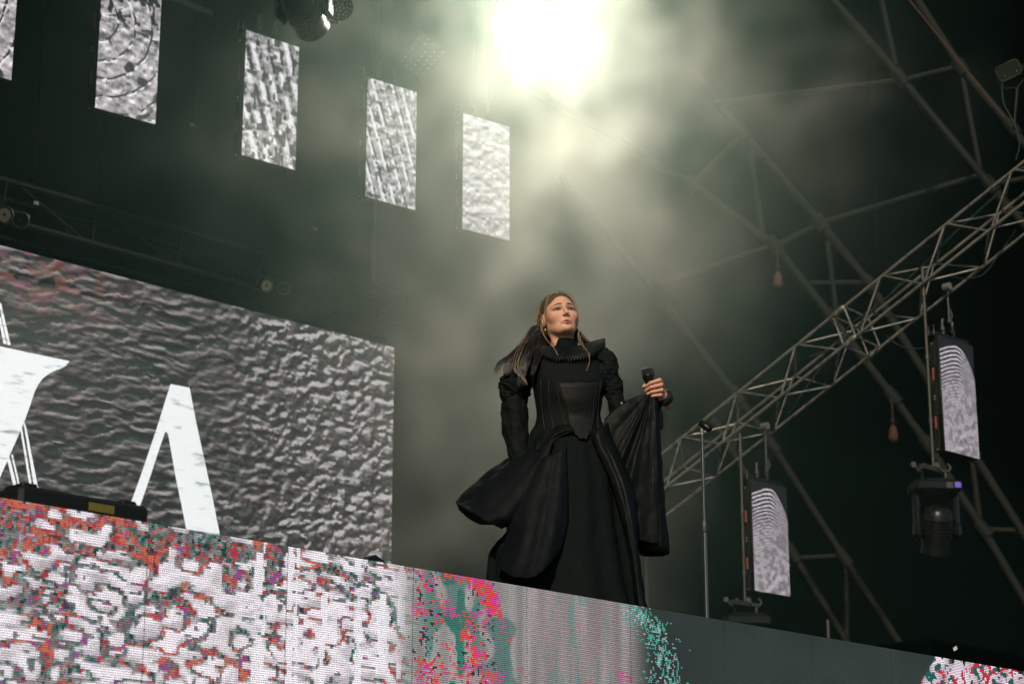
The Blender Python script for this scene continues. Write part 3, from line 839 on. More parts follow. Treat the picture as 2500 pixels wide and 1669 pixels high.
def blinder(label, pts, Y, r):
    P = [aty(x, y, Y) for x, y in pts]
    mid = (P[0] + P[1]) / 2
    t = thing('blinder_light', label, 'stage light', mid, group='twin blinder lamps on the back truss')
    z = (CAM + Vector((1, -2, -.5)) - mid).normalized()
    b = MB(); M = align(z, mid - z * .10, (P[1] - P[0])); L_ = (P[1] - P[0]).length
    b.box(tuple(mid - z * .10), (L_ + 2.3 * r, 2.3 * r, .10), M.to_3x3().to_4x4(), bevel=.02); b.build('housing', M_black, t)
    for p in P:
        M = align(z, p)
        q = MB(); q.lathe([(.012, -.08), (r * .5, -.07), (r * .85, -.035), (r, .0), (r * 1.08, .004), (r * 1.1, -.03)], M, 24); bowl = q.build('reflector', M_refl, t)
        q = MB(); q.sphere(M @ Vector((0, 0, -.045)), .020, 12, 8); q.build('bulb', M_glass, bowl)
        q = MB(); q.tube([M @ Vector((r * 1.06 * math.cos(a), r * 1.06 * math.sin(a), .004)) for a in [2 * math.pi * i / 24 for i in range(24)]], .006, 6, closed=True); q.build('rim', M_alud, bowl)
blinder('twin blinder lamp at the left picture edge above the video wall', ((12, 524), (50, 537)), 12.45, .052)
blinder('twin blinder lamp above the right part of the video wall', ((652, 697), (692, 704)), 12.55, .043)
# small things on the truss
for x, y, lab in ((88, 496, 'small pale cable tag on the back truss by the left blinder'), (470, 306, 'tiny pale tag hanging in the dark between two LED panels'), (770, 559, 'tiny pale tag in the dark below the streaked LED panels')):
    P = aty(x, y, 12.6)
    b = MB(); b.box(tuple(P), (.045, .01, .03), bevel=.004); o = b.build('cable_tag', M_tag); tag(o, lab, 'tag')
    b = MB(); b.tube([P + Vector((0, .006, 0)), (P.x, P.y + .01, 25.1)], .002, 5); b.build('hanging_wire', M_matte, o)
for px, y0, y1, lab in ((108, -40, 450, 'dim vertical pipe between the first two hanging LED panels'), (255, 330, 470, 'short dim drop arm below the ring rippled LED panel'), (905, 520, 690, 'dim drop pipe below the streaked LED panel')):
    a = aty(px, y0, 12.9); b_ = aty(px, y1, 12.9)
    b = MB(); b.tube([(a.x, a.y, 25.1), (a.x, a.y, b_.z)], .02, 8); o = b.build('drop_pipe', M_matte); tag(o, lab, 'pipe')

# ---- lamps at the top edge
p = atd(745, -42, 13.2)
moving_head('moving_head_light', 'dark moving head lamp cut off by the top edge, left of the round par lamp', (p.x, p.y, p.z + .08), R(-60), .95, 75, False)
def hang(parent, P):
    b = MB(); b.tube([P, (P.x, P.y, 25.1)], .008, 8); b.build('hanging_pipe', M_matte, parent)
hang(bpy.data.objects[[o.name for o in bpy.data.objects if o.name.startswith('moving_head_light')][-1]], p + Vector((0, 0, .25)))
P = atd(829, 18, 13.4)
t = thing('par_light', 'round LED par lamp with a ring pattern of small lenses at the top edge', 'stage light', P)
z = (CAM - P).normalized(); M = align(z, P)
b = MB(); b.lathe([(.05, -.22), (.085, -.18), (.092, -.02), (.092, .012), (.084, .012), (.084, .0)], M, 28); b.build('housing', M_black, t)
for r_, n_ in ((0, 1), (.027, 6), (.053, 12), (.074, 16)):
    for k in range(n_):
        a = 2 * math.pi * k / n_ + r_ * 9
        q = MB(); q.lathe([(.0105, 0), (.009, .006), (.004, .0095), (0, .010)], M @ Matrix.Translation((r_ * math.cos(a), r_ * math.sin(a), 0)), 10); q.build('lens', M_refl, t)
b = MB(); b.tube([M @ Vector((-.10, 0, -.09)), M @ Vector((-.11, .12, -.1)), M @ Vector((0, .16, -.1)), M @ Vector((.11, .12, -.1)), M @ Vector((.10, 0, -.09))], .01, 8); b.build('yoke', M_black, t)
hang(t, M @ Vector((0, .16, -.1)))
P = atd(1030, 138, 15.4)
t = thing('matrix_blinder', 'tilted square lamp panel with rows of small lenses left of the glaring lamp', 'stage light', P)
xa = (atd(1062, 90, 15.4) - atd(995, 170, 15.4)).normalized(); z = (CAM - P).normalized()
M = align(z, P, xa)
b = MB(); b.box(tuple(P - z * .04), (.31, .27, .07), M.to_3x3().to_4x4(), bevel=.012); b.build('housing', M_black, t)
for i in range(7):
    for j in range(5):
        q = MB(); q.lathe([(.013, 0), (.011, .007), (.005, .011), (0, .0115)], M @ Matrix.Translation((-.126 + .042 * i, -.096 + .048 * j, -.0045)), 10); q.build('lens', M_refl, t)
b = MB(); b.tube([M @ Vector((.10, 0, -.06)), M @ Vector((.10, 0, -.16)), M @ Vector((.05, .0, -.2))], .012, 8); b.build('yoke', M_black, t)
hang(t, M @ Vector((.05, 0, -.2)))
a, b_ = aty(395, -12, 12.2), aty(519, 34, 12.2)
b = MB(); d_ = b_ - a
b.box(tuple((a + b_) / 2), (d_.length, .05, .028), align(Vector((0, 1, 0)), (0, 0, 0), d_).to_3x3().to_4x4() @ Matrix.Rotation(R(0), 4, 'Z'), bevel=.008)
o = b.build('batten_light', M_alud); tag(o, 'slim grey tube batten in the dark at the top edge', 'stage light')
for q in (a.lerp(b_, .2), a.lerp(b_, .8)):
    w = MB(); w.tube([q, (q.x, q.y, 25.1)], .003, 5); w.build('hanging_wire', M_cable, o)
# flood at the right edge
P = atx(2463, 172, 14.8)
t = thing('flood_light', 'small flood lamp with a glass front in the upper right corner', 'stage light', P)
z = (CAM + Vector((0, 0, 2)) - P).normalized(); xa = (atx(2500, 152, 14.8) - atx(2430, 190, 14.8)).normalized(); M = align(z, P, xa)
def octo(w, h, c, zz): return [M @ Vector((x, y, zz)) for x, y in ((-w + c, -h), (w - c, -h), (w, -h + c), (w, h - c), (w - c, h), (-w + c, h), (-w, h - c), (-w, -h + c))]
def prism(name, w, h, c, z0, z1, mat, par):
    a, b2 = octo(w, h, c, z0), octo(w, h, c, z1); q = MB(); q.add(a + b2, [tuple(range(8))[::-1], tuple(range(8, 16))] + [(i, (i + 1) % 8, 8 + (i + 1) % 8, 8 + i) for i in range(8)]); return q.build(name, mat, par)
prism('housing', .10, .065, .022, -.07, .0, M_black, t)
q = MB(); q.tube(octo(.10, .065, .022, .003), .004, 6, closed=True); q.build('rim', M_alud, t)
prism('glass', .094, .059, .02, .001, .003, pmat('dull green lamp glass', (.008, .014, .010), .3, spec=.2), t)
for x, y in ((-.05, -.03), (.05, -.035)):
    q = MB(); q.sphere(M @ Vector((x, y, .006)), .008, 8, 6); q.build('screw', M_refl, t)
b = MB(); b.tube([M @ Vector((-.115, 0, -.03)), M @ Vector((-.12, -.10, -.04)), M @ Vector((0, -.16, -.05)), M @ Vector((.12, -.10, -.04)), M @ Vector((.115, 0, -.03))], .008, 8); b.build('bracket', M_black, t)
b = MB(); b.tube([M @ Vector((0, -.16, -.05)), (14.85, P.y + .02, (M @ Vector((0, -.16, -.05))).z - .38)], .012, 8); b.build('stand_pipe', M_black, t)

# ---- things on the stage floor
def floor_box(name, label, cat, p0, p1, Y, depth, h, mat, bev=.01, rotx=0):
    a, b_ = aty(*p0, Y), aty(*p1, Y)
    t = thing(name, label, cat, (a.x, Y, FLOOR))
    w = b_.x - a.x
    b = MB(); b.box((w / 2, depth / 2, h / 2), (w, depth, h), bevel=bev); b.local('case', mat, t)
    return t, w
t, w = floor_box('strobe_bar', 'low black strobe bar with a yellow label lying on the stage edge at left', 'stage light', (50, 1200), (366, 1245), LIP_Y + .17, .16, .105, M_black, .012)
b = MB(); b.box((w * .5 + .05, -.002, .074), (.085, .004, .024)); b.local('label_plate', M_yellow, t)
b = MB(); b.box((w / 2, -.0015, .05), (w * .94, .003, .02)); b.local('grille', M_blackg, t)
b = MB()
for x in (.05, w - .05): b.box((x, .08, .112), (.05, .10, .014), bevel=.004)
b.local('foot_plate', M_blackg, t)
a = aty(880, 1356, LIP_Y + .7)
t = thing('stage_monitor', 'dark low stage monitor wedge behind the stage edge near the video wall end', 'speaker', (a.x, LIP_Y + .7, FLOOR))
h = aty(905, 1351, LIP_Y + .7).z - FLOOR; w = aty(950, 1366, LIP_Y + .7).x - a.x + .02
b = MB(); pr = [(0, 0), (w, 0), (w * .96, h * .55), (w * .72, h * .92), (w * .45, h), (w * .2, h * .9), (w * .04, h * .5)]
n = len(pr); b.add([(x, 0, z) for x, z in pr] + [(x, .3, z) for x, z in pr], [tuple(range(n)), tuple(range(n, 2 * n))[::-1]] + [(i, n + i, n + (i + 1) % n, (i + 1) % n) for i in range(n)]); b.local('case', M_blackg, t)
b = MB(); b.box((w / 2, -.003, h * .4), (w * .8, .004, h * .5)); b.local('grille', M_black, t)
a = aty(2300, 1592, LIP_Y + 1.0)
t = thing('flight_case', 'black box with a small white tag behind the stage edge at right', 'case', (a.x, LIP_Y + 1.0, FLOOR))
h = aty(2330, 1566, LIP_Y + 1.0).z - FLOOR
b = MB(); b.box((.35, .3, h / 2), (.9, .6, h), bevel=.015); b.local('case', M_drape, t)
tg = aty(2332, 1582, LIP_Y + .994) - Vector((a.x, LIP_Y + 1.0, FLOOR))
b = MB(); b.box(tuple(tg), (.030, .004, .016), Matrix.Rotation(R(-22), 4, 'Y')); b.local('tag', M_white, t)
def post(label, px, top, D, r, mat):
    P = atd(px, top, D)
    b = MB(); b.tube([(P.x, P.y, FLOOR), (P.x, P.y, P.z)], r, 10); b.lathe([(r * 4, 0), (r * 4, .02), (r * 1.3, .03)], Matrix.Translation((P.x, P.y, FLOOR)), 16)
    o = b.build('stage_post', mat); tag(o, label, 'post')
post('thin brown post standing behind the singer skirt at right', 1578, 1345, 14.5, .018, M_rust)
post('short pale post just above the stage edge right of the lower LED panel', 2021, 1512, 15.5, .012, M_alud)

# ---- microphone stand
P = atd(1714, 1058, 9.45); base = Vector((P.x, P.y, FLOOR))
t = thing('microphone_stand', 'slim straight microphone stand with an empty clip right of the singer', 'microphone stand', base)
up = lambda py: atd(1714, py, 9.45).z
b = MB(); b.lathe([(.125, 0), (.125, .008), (.11, .020), (.03, .026), (.018, .05)], Matrix.Translation(base), 32); b.build('base', M_blackg, t)
M_pole = pmat('dark chromed tube', (.16, .16, .155), .2, .9, noise=.1, scale=20)
b = MB(); b.tube([base + Vector((0, 0, .04)), (P.x, P.y, up(1285))], .0108, 14); b.build('lower_tube', M_pole, t)
b = MB(); b.lathe([(.0125, 0), (.0145, .004), (.0145, .046), (.0120, .052)], Matrix.Translation((P.x, P.y, up(1300))), 16); b.build('clutch', M_alud, t)
b = MB(); b.tube([(P.x, P.y, up(1290)), (P.x, P.y, up(1060))], .0072, 14); b.lathe([(.0085, 0), (.0088, .10), (.0080, .11)], Matrix.Translation((P.x, P.y, up(1150))), 14); b.build('upper_tube', M_pole, t)
b = MB(); b.lathe([(.0095, 0), (.0095, .004), (.0075, .006), (.0075, .030), (.0055, .036)], Matrix.Translation((P.x, P.y, up(1060))), 14); b.build('thread_ring', M_alu, t)
ax = (_r * .72 + Vector((0, 0, -.62)) - Vector((_f.x, _f.y, 0)) * .25).normalized()
cpos = atd(1722, 1040, 9.44)
M = align(ax, cpos)
b = MB(); b.lathe([(.0150, -.030), (.0165, -.029), (.0165, .028), (.0150, .030), (.0135, .029), (.0135, -.030)], M, 20); b.build('clip', M_blackg, t)

# ================================================================== the singer
HV = Vector((ray(1400, 1100).x, ray(1400, 1100).y, 0)).normalized()     # horizontal view direction at her
RT = Vector((HV.y, -HV.x, 0))                                          # to the picture's right
UP = Vector((0, 0, 1))
DS = 9.2
def S(px, py, w=0.0):
    """point seen at the pixel, w metres nearer to the camera than the singer's middle plane"""
    d = ray(px, py); return CAM + d * ((DS - w) / d.dot(HV))
MPP = (S(1401, 1000) - S(1400, 1000)).length
sing = thing('person', 'woman in a black ruffed gown holding a microphone, chin raised, gazing down from the stage', 'person', (*(CAM + HV * DS).xy, FLOOR))

def surface_nets(F, org, h):
    """closed surface F=0 of a sampled field -> vertices, quads"""
    neg = F < 0
    nx, ny, nz = F.shape
    c = np.zeros((nx - 1, ny - 1, nz - 1), int)
    P = np.zeros((nx - 1, ny - 1, nz - 1, 3)); cnt = np.zeros((nx - 1, ny - 1, nz - 1))
    def corner(A, o): return A[o[0]:nx - 1 + o[0], o[1]:ny - 1 + o[1], o[2]:nz - 1 + o[2]]
    cs = [(i, j, k) for i in (0, 1) for j in (0, 1) for k in (0, 1)]
    for o in cs:
        for ax in range(3):
            if o[ax]: continue
            o2 = list(o); o2[ax] = 1
            a, b = corner(F, o), corner(F, o2)
            m = (a < 0) != (b < 0)
            t = np.where(m, a / np.where(m, a - b, 1), 0)
            for k in range(3):
                P[..., k] += np.where(m, o[k] + (t if k == ax else 0), 0)
            cnt += m
    act = cnt > 0
    idx = -np.ones(act.shape, int); idx[act] = np.arange(act.sum())
    ii = np.argwhere(act)
    V = (ii + P[act] / cnt[act][:, None]) * h + np.array(org)
    Q = []
    for ax in range(3):
        a1, a2 = (ax + 1) % 3, (ax + 2) % 3
        sl = [slice(None)] * 3; s0 = sl.copy(); s1 = sl.copy(); s0[ax] = slice(0, -1); s1[ax] = slice(1, None)
        A, B = neg[tuple(s0)], neg[tuple(s1)]
        e = np.argwhere(A != B)
        ok = (e[:, a1] > 0) & (e[:, a2] > 0) & (e[:, a1] < F.shape[a1] - 1) & (e[:, a2] < F.shape[a2] - 1)
        e = e[ok]
        q = []
        for d1, d2 in ((-1, -1), (0, -1), (0, 0), (-1, 0)):
            f = e.copy(); f[:, a1] += d1; f[:, a2] += d2
            q.append(idx[f[:, 0], f[:, 1], f[:, 2]])
        q = np.stack(q, -1)
        fl = ~A[e[:, 0], e[:, 1], e[:, 2]]
        q[fl] = q[fl][:, ::-1]
        Q.append(q)
    return V, np.concatenate(Q)

def smin(a, b, k):
    h = np.clip(.5 + .5 * (b - a) / k, 0, 1); return b * (1 - h) + a * h - k * h * (1 - h)
def smax(a, b, k): return -smin(-a, -b, k)
def grid(lo, hi, h):
    ax = [np.arange(lo[k], hi[k] + h, h) for k in range(3)]
    return np.meshgrid(*ax, indexing='ij')
def ell(G, c, r, rot=None):
    p = [G[k] - c[k] for k in range(3)]
    if rot is not None:
        Rm = np.array(rot); p = [sum(Rm[k][j] * p[j] for j in range(3)) for k in range(3)]
    k0 = np.sqrt(sum((p[k] / r[k]) ** 2 for k in range(3))); k1 = np.sqrt(sum((p[k] / r[k] ** 2) ** 2 for k in range(3)))
    return k0 * (k0 - 1) / np.maximum(k1, 1e-6)
def cap(G, a, b, ra, rb=None):
    rb = ra if rb is None else rb
    a, b = np.array(a), np.array(b); ba = b - a
    t = np.clip(sum((G[k] - a[k]) * ba[k] for k in range(3)) / max(ba.dot(ba), 1e-12), 0, 1)
    d = np.sqrt(sum((G[k] - a[k] - t * ba[k]) ** 2 for k in range(3)))
    return d - (ra + (rb - ra) * t)

# ---- head (local: x to the picture's right, y up, z out of the face)
HH = .0020
HLO, HHI = (-.096, -.225, -.135), (.096, .135, .128)
G = grid(HLO, HHI, HH)
def head_field(G):
    f = ell(G, (0, .036, -.018), (.074, .086, .094))
    f = smin(f, ell(G, (0, -.018, .012), (.0645, .082, .071)), .03)
    f = smin(f, ell(G, (0, -.060, .030), (.042, .040, .050)), .028)                 # jaw
    f = smin(f, ell(G, (0, -.0905, .066), (.019, .013, .017)), .022)                 # chin
    for s in (-1, 1):
        f = smin(f, ell(G, (s * .039, -.025, .050), (.025, .022, .025)), .022)      # cheek
        f = smin(f, cap(G, (s * .010, .019, .078), (s * .044, .017, .064), .0085, .0065), .016)   # brow ridge
        f = smin(f, cap(G, (s * .046, -.056, .000), (s * .026, -.084, .044), .012, .012), .026)   # jaw line
        f = smax(f, -ell(G, (s * .0315, -.001, .096), (.0185, .0105, .0170)), .012)     # eye socket
        f = smin(f, ell(G, (s * .0315, -.0015, .0668), (.0155, .0145, .0145)), .004)    # lids
    f = smin(f, cap(G, (0, .014, .080), (0, -.0255, .0995), .0068, .0072), .011)      # nose bridge
    f = smin(f, ell(G, (0, -.0290, .0998), (.0086, .0078, .0085)), .007)
    for s in (-1, 1):
        f = smin(f, ell(G, (s * .0105, -.0335, .0905), (.0060, .0060, .0080)), .006)
        f = smax(f, -ell(G, (s * .0052, -.0398, .0950), (.0033, .0044, .0050)), .002)
    f = smax(f, -cap(G, (0, -.043, .0945), (0, -.056, .0920), .0026, .0022), .006)     # groove under the nose
    for s in (-1, 1):
        f = smin(f, cap(G, (s * .0045, -.0600, .0895), (s * .0235, -.0665, .0765), .0043, .0026), .0035)   # lips
        f = smin(f, cap(G, (s * .0, -.0725, .0875), (s * .0185, -.0685, .0790), .0054, .0030), .0035)
        f = smax(f, -cap(G, (0, -.0655, .0948), (s * .0245, -.0668, .0800), .0016, .0012), .0018)
        f = smax(f, -cap(G, (s * .026, -.040, .088), (s * .034, -.062, .074), .0010, .0010), .010)         # fold beside the mouth
    f = smax(f, -ell(G, (0, -.0835, .0925), (.020, .0055, .0070)), .010)
    for s in (-1, 1):                                                                # ears
        e_ = ell(G, (s * .0735, -.010, -.012), (.0075, .031, .018))
        e_ = smax(e_, -ell(G, (s * .0800, -.006, -.010), (.0060, .019, .0100)), .004)
        f = smin(f, e_, .006)
    n = cap(G, (0, -.060, -.022), (0, -.20, -.048), .047, .050)
    for s in (-1, 1): n = smin(n, cap(G, (s * .045, -.075, -.020), (s * .012, -.195, .004), .010, .010), .014)
    return smin(f, n, .022)
F = head_field(G)
for s in (-1, 1):                                                                    # the slit between the lids
    up_ = ell(G, (s * .0315, -.0140, .080), (.0200, .0150, .030)); lo_ = ell(G, (s * .0315, .0085, .080), (.0200, .0145, .030))
    F = smax(F, -np.maximum(np.maximum(up_, lo_), .0655 - G[2]), .0012)
HV_, HQ = surface_nets(F, HLO, HH)
YAW, PIT, ROL = R(15), R(12), R(5.5)
B0 = Matrix((RT, UP, -HV)).transposed()
MH = B0 @ Matrix.Rotation(YAW, 3, 'Y') @ Matrix.Rotation(-PIT, 3, 'X') @ Matrix.Rotation(ROL, 3, 'Z')
HORG = S(1377, 755, .075) - MH @ Vector((0, 0, .074))
def H(x, y, z): return HORG + MH @ Vector((x, y, z))
# skin tone painted from the head's own features: lips, rosy cheeks, eye shadow, lash line
def head_paint(V):
    x, y, z = V.T
    c = np.tile(np.array((.60, .34, .225)), (len(V), 1))
    c *= (1 + .10 * (vn(x * 60 + 9, y * 60 + z * 40, 5) - .5))[:, None]
    def dab(m, col): c[:] = c * (1 - m[:, None]) + np.array(col) * m[:, None]
    ax = np.abs(x)
    dab(.35 * np.exp(-((ax - .044) ** 2 + (y + .032) ** 2) / .016 ** 2) * (z > .02), (.50, .19, .13))
    lipm = np.exp(-(np.maximum(np.abs(y + .0665 - .10 * ax) - .0055 * (1 - (ax / .027) ** 2), 0) / .0018) ** 2) * (ax < .0255) * (z > .066)
    dab(.85 * np.clip(lipm, 0, 1), (.34, .105, .085))
    ex = ax - .0315
    dab(.80 * np.exp(-((ex / .020) ** 2 + ((y - .006) / .0085) ** 2)) * (z > .05), (.13, .062, .042))
    ld = np.exp(-(((y - .0005 + 3.2 * ex ** 2 * 3) - .0022) / .0020) ** 2) * (np.abs(ex) < .0185) * (z > .055)
    dab(np.clip(ld, 0, 1) * .92, (.012, .009, .008))
    l2 = np.exp(-(((y + .0065 - 8 * ex ** 2)) / .0014) ** 2) * (np.abs(ex) < .016) * (z > .055)
    dab(np.clip(l2, 0, 1) * .8, (.03, .018, .014))
    return c
VH = np.array([tuple(HORG + MH @ Vector(v)) for v in HV_])
# ---- hand (local metres: a right, b up, c to the camera, about the pixel 1600,950)
HO = S(1600, 950, .02)
def hp(px, py, w): return ((px - 1600) * MPP, -(py - 950) * MPP, w)
HG = .0016
GL_ = grid((-.075, -.075, -.075), (.07, .065, .070), HG)
fg = ell(GL_, hp(1607, 952, -.006), (.0175, .041, .024))
fg = smin(fg, cap(GL_, hp(1612, 958, -.018), hp(1634, 978, -.062), .026, .024), .02)
fing = [[(1616, 932, -.004), (1610, 930.5, .022), (1588, 938.5, .031), (1577, 944.5, .016)],
        [(1619, 944, -.004), (1614, 942.5, .027), (1589, 950, .035), (1576.5, 955, .018)],
        [(1620, 956, -.006), (1614.5, 955.5, .025), (1591, 961.5, .033), (1579, 965, .017)],
        [(1618, 966, -.008), (1612, 967, .019), (1594, 970.5, .027), (1585, 972.5, .014)]]
fr_ = [.0088, .0090, .0085, .0075]
fset = None
for pts, r_ in zip(fing, fr_):
    m = None
    for k in range(3):
        c_ = cap(GL_, hp(*pts[k]), hp(*pts[k + 1]), r_ * (1, .96, .88)[k], r_ * (.98, .88, .74)[k])
        m = c_ if m is None else smin(m, c_, .003)
    m = smin(m, np.sqrt(sum((GL_[k] - hp(*pts[1])[k]) ** 2 for k in range(3))) - r_ * 1.06, .003)
    fset = m if fset is None else smin(fset, m, .0012)
fg = smin(fg, fset, .004)
th_ = smin(cap(GL_, hp(1606, 944, -.018), hp(1582, 935, -.012), .0125, .0105), cap(GL_, hp(1582, 935, -.012), hp(1572, 943, .004), .0102, .0078), .004)
fg = smin(fg, th_, .004)
NV, NQ = surface_nets(fg, (-.075, -.075, -.075), HG)
VN = np.array([tuple(HO + RT * v[0] + UP * v[1] - HV * v[2]) for v in NV])
NC = np.tile(np.array((.58, .32, .215)), (len(NV), 1)) * (1 + .12 * (vn(NV[:, 0] * 90, NV[:, 1] * 90, 3) - .5))[:, None]
kn = np.zeros(len(NV))
for pts in fing:
    for q in pts[1:3]: kn = np.maximum(kn, np.exp(-np.sum((NV - np.array(hp(*q))) ** 2, 1) / .009 ** 2))
NC = NC * (1 - .35 * kn[:, None]) + np.array((.46, .17, .11)) * .35 * kn[:, None]
for pts in fing:                                                                    # nails
    m = np.exp(-np.sum((NV - np.array(hp(*pts[3])) - np.array((-.003, .003, .005))) ** 2, 1) / .004 ** 2); NC = NC * (1 - .6 * m[:, None]) + np.array((.10, .05, .05)) * .6 * m[:, None]

# ---- the rest of the body, under the gown: trunk, arms, legs in one lofted skin joined to head and hand
def ring(C, a, b, n=20, ax=RT, bx=-HV):
    return [C + ax * (a * math.cos(2 * math.pi * k / n)) + bx * (b * math.sin(2 * math.pi * k / n)) for k in range(n)]
def loft(mb, rings, smooth=True, caps=True):
    n = len(rings[0]); vs = [v for r_ in rings for v in r_]
    fs = [(i * n + k, i * n + (k + 1) % n, (i + 1) * n + (k + 1) % n, (i + 1) * n + k) for i in range(len(rings) - 1) for k in range(n)]
    mb.add(vs, fs, smooth)
    if caps:
        mb.add(rings[0], [tuple(range(n))[::-1]]); mb.add(rings[-1], [tuple(range(n))])
bm_ = MB()
TR = [((1378, 838), .045, .045, .0), ((1380, 858), .060, .052, .0), ((1380, 872), .13, .065, .0), ((1382, 900), .150, .085, .0), ((1386, 950), .138, .100, .01), ((1388, 1000), .122, .085, .01), ((1388, 1040), .115, .08, .0), ((1388, 1100), .145, .10, .0), ((1388, 1180), .155, .11, .0), ((1388, 1215), .14, .10, .0)]
loft(bm_, [ring(S(*p, w), a, b) for p, a, b, w in TR])
for sgn, x0 in ((-1, 1350), (1, 1428)):
    hip = S(x0, 1205); kne = S(x0 + sgn * 8, 1420, .03); foot = Vector((*S(x0 + sgn * 10, 1500, .0).xy, FLOOR + .09))
    bm_.tube([hip, hip.lerp(kne, .5), kne, kne.lerp(foot, .35), foot], [.085, .072, .055, .056, .036], 14)
    bm_.sphere(foot + (-HV) * .07 + Vector((0, 0, -.055)), (.045, .045, .034), 14, 8); bm_.sphere(foot + Vector((0, 0, -.03)), .045, 14, 8)
bm_.tube([S(1292, 893), S(1262, 965), S(1250, 1030, .0), S(1262, 1090, .03), S(1290, 1125, .05)], [.046, .036, .030, .026, .022], 14)
bm_.tube([S(1470, 893), S(1500, 950), S(1520, 1005, -.03), S(1570, 995, -.06), S(1626, 970, -.045)], [.040, .028, .026, .024, .021], 14)
bm_.sphere(S(1298, 1135, .05), (.03, .03, .045), 12, 8)
nb = len(bm_.v)
allV = np.concatenate([np.array(bm_.v), VH, VN])
inv = np.array(sing.location)
faces = [tuple(f) for f in bm_.f] + [tuple(int(i) + nb for i in q) for q in HQ] + [tuple(int(i) + nb + len(VH) for i in q) for q in NQ]
me = bpy.data.meshes.new('body'); me.from_pydata([tuple(v) for v in (allV - inv)], [], faces)
me.polygons.foreach_set('use_smooth', [True] * len(faces))
skc = np.ones((len(allV), 4), np.float32); skc[:, :3] = (.50, .275, .185)
skc[nb:nb + len(VH), :3] = head_paint(HV_); skc[nb + len(VH):, :3] = NC
me.attributes.new('tone', 'FLOAT_COLOR', 'POINT').data.foreach_set('color', skc.ravel())
M_skin, t_, b_ = newmat('skin')
at_ = t_.nodes.new('ShaderNodeAttribute'); at_.attribute_name = 'tone'
t_.links.new(at_.outputs['Color'], b_.inputs['Base Color'])
b_.inputs['Roughness'].default_value = .58; b_.inputs['Specular IOR Level'].default_value = .35
b_.inputs['Subsurface Weight'].default_value = .12; b_.inputs['Subsurface Radius'].default_value = (.012, .005, .003); b_.inputs['Subsurface Scale'].default_value = 1.0
nz_ = t_.nodes.new('ShaderNodeTexNoise'); nz_.inputs['Scale'].default_value = 900; bp_ = t_.nodes.new('ShaderNodeBump'); bp_.inputs['Strength'].default_value = .05; bp_.inputs['Distance'].default_value = .001
t_.links.new(nz_.outputs[0], bp_.inputs['Height']); t_.links.new(bp_.outputs[0], b_.inputs['Normal'])
link('body', me, M_skin, sing)
# eyes and brows
M_eye, te_, be_ = newmat('eye')
tc_ = te_.nodes.new('ShaderNodeTexCoord'); sp_ = te_.nodes.new('ShaderNodeSeparateXYZ'); te_.links.new(tc_.outputs['Object'], sp_.inputs[0])
cr_ = te_.nodes.new('ShaderNodeValToRGB'); cr_.color_ramp.interpolation = 'LINEAR'
for p_, col in ((.0, (.55, .50, .46, 1)), (.845, (.42, .36, .32, 1)), (.86, (.03, .02, .012, 1)), (.955, (.07, .045, .03, 1)), (.965, (.003, .003, .003, 1))):
    e_ = cr_.color_ramp.elements.new(p_); e_.color = col
cr_.color_ramp.elements.remove(cr_.color_ramp.elements[-1])
ml_ = te_.nodes.new('ShaderNodeMath'); ml_.operation = 'MULTIPLY'; ml_.inputs[1].default_value = 1 / .0128
te_.links.new(sp_.outputs['Z'], ml_.inputs[0]); te_.links.new(ml_.outputs[0], cr_.inputs[0]); te_.links.new(cr_.outputs[0], be_.inputs['Base Color'])
be_.inputs['Roughness'].default_value = .08
M_brow = pmat('brow hair', (.075, .042, .025), .8)
M_lash = pmat('lashes', (.006, .005, .005), .7)
for s in (-1, 1):
    C = H(s * .0315, -.0018, .0668)
    q = MB(); q.sphere((0, 0, 0), .0128, 20, 14); o = link('eye', q.mesh('eye'), M_eye, sing)
    gaze = (CAM - C).normalized()
    o.rotation_euler = (MH @ Vector((.10, -.25, .96))).lerp(gaze, .5).normalized().to_track_quat('Z', 'Y').to_euler()
    o.location = C - Vector(sing.location)
    q = MB(); rn = random.Random(3 + s)
    for k in range(46):                                                          # brow: short overlapping hairs
        u = k / 45; x = .0115 + .034 * u; y = .0195 + .0055 * math.sin(u * 2.3) - .0052 * u * u + rn.uniform(-.0018, .0018) * (1 - .6 * u)
        zz = .0895 - .019 * u ** 1.7
        a = H(s * x, y, zz + .001); e2 = H(s * (x + .0045), y + .0022 * (1 - 1.7 * u), zz - .0010 - .002 * u)
        q.tube([a, e2], [.0016, .0007], 5)
    q.build('eyebrow', M_brow, sing)
    q = MB()
    for k in range(20):
        u = k / 19 * 2 - 1; x = .0315 + .0165 * u; y = .0022 - .0050 * u * u; zz = .0800 - .0055 * u * u - .002 * max(u, 0)
        q.tube([H(s * x, y, zz), H(s * (x + .0032 * u), y - .0005, zz + .0045), H(s * (x + .0048 * u), y + .0022, zz + .0072)], [.0009, .0006, .0002], 4)
    q.build('eyelashes', M_lash, sing)

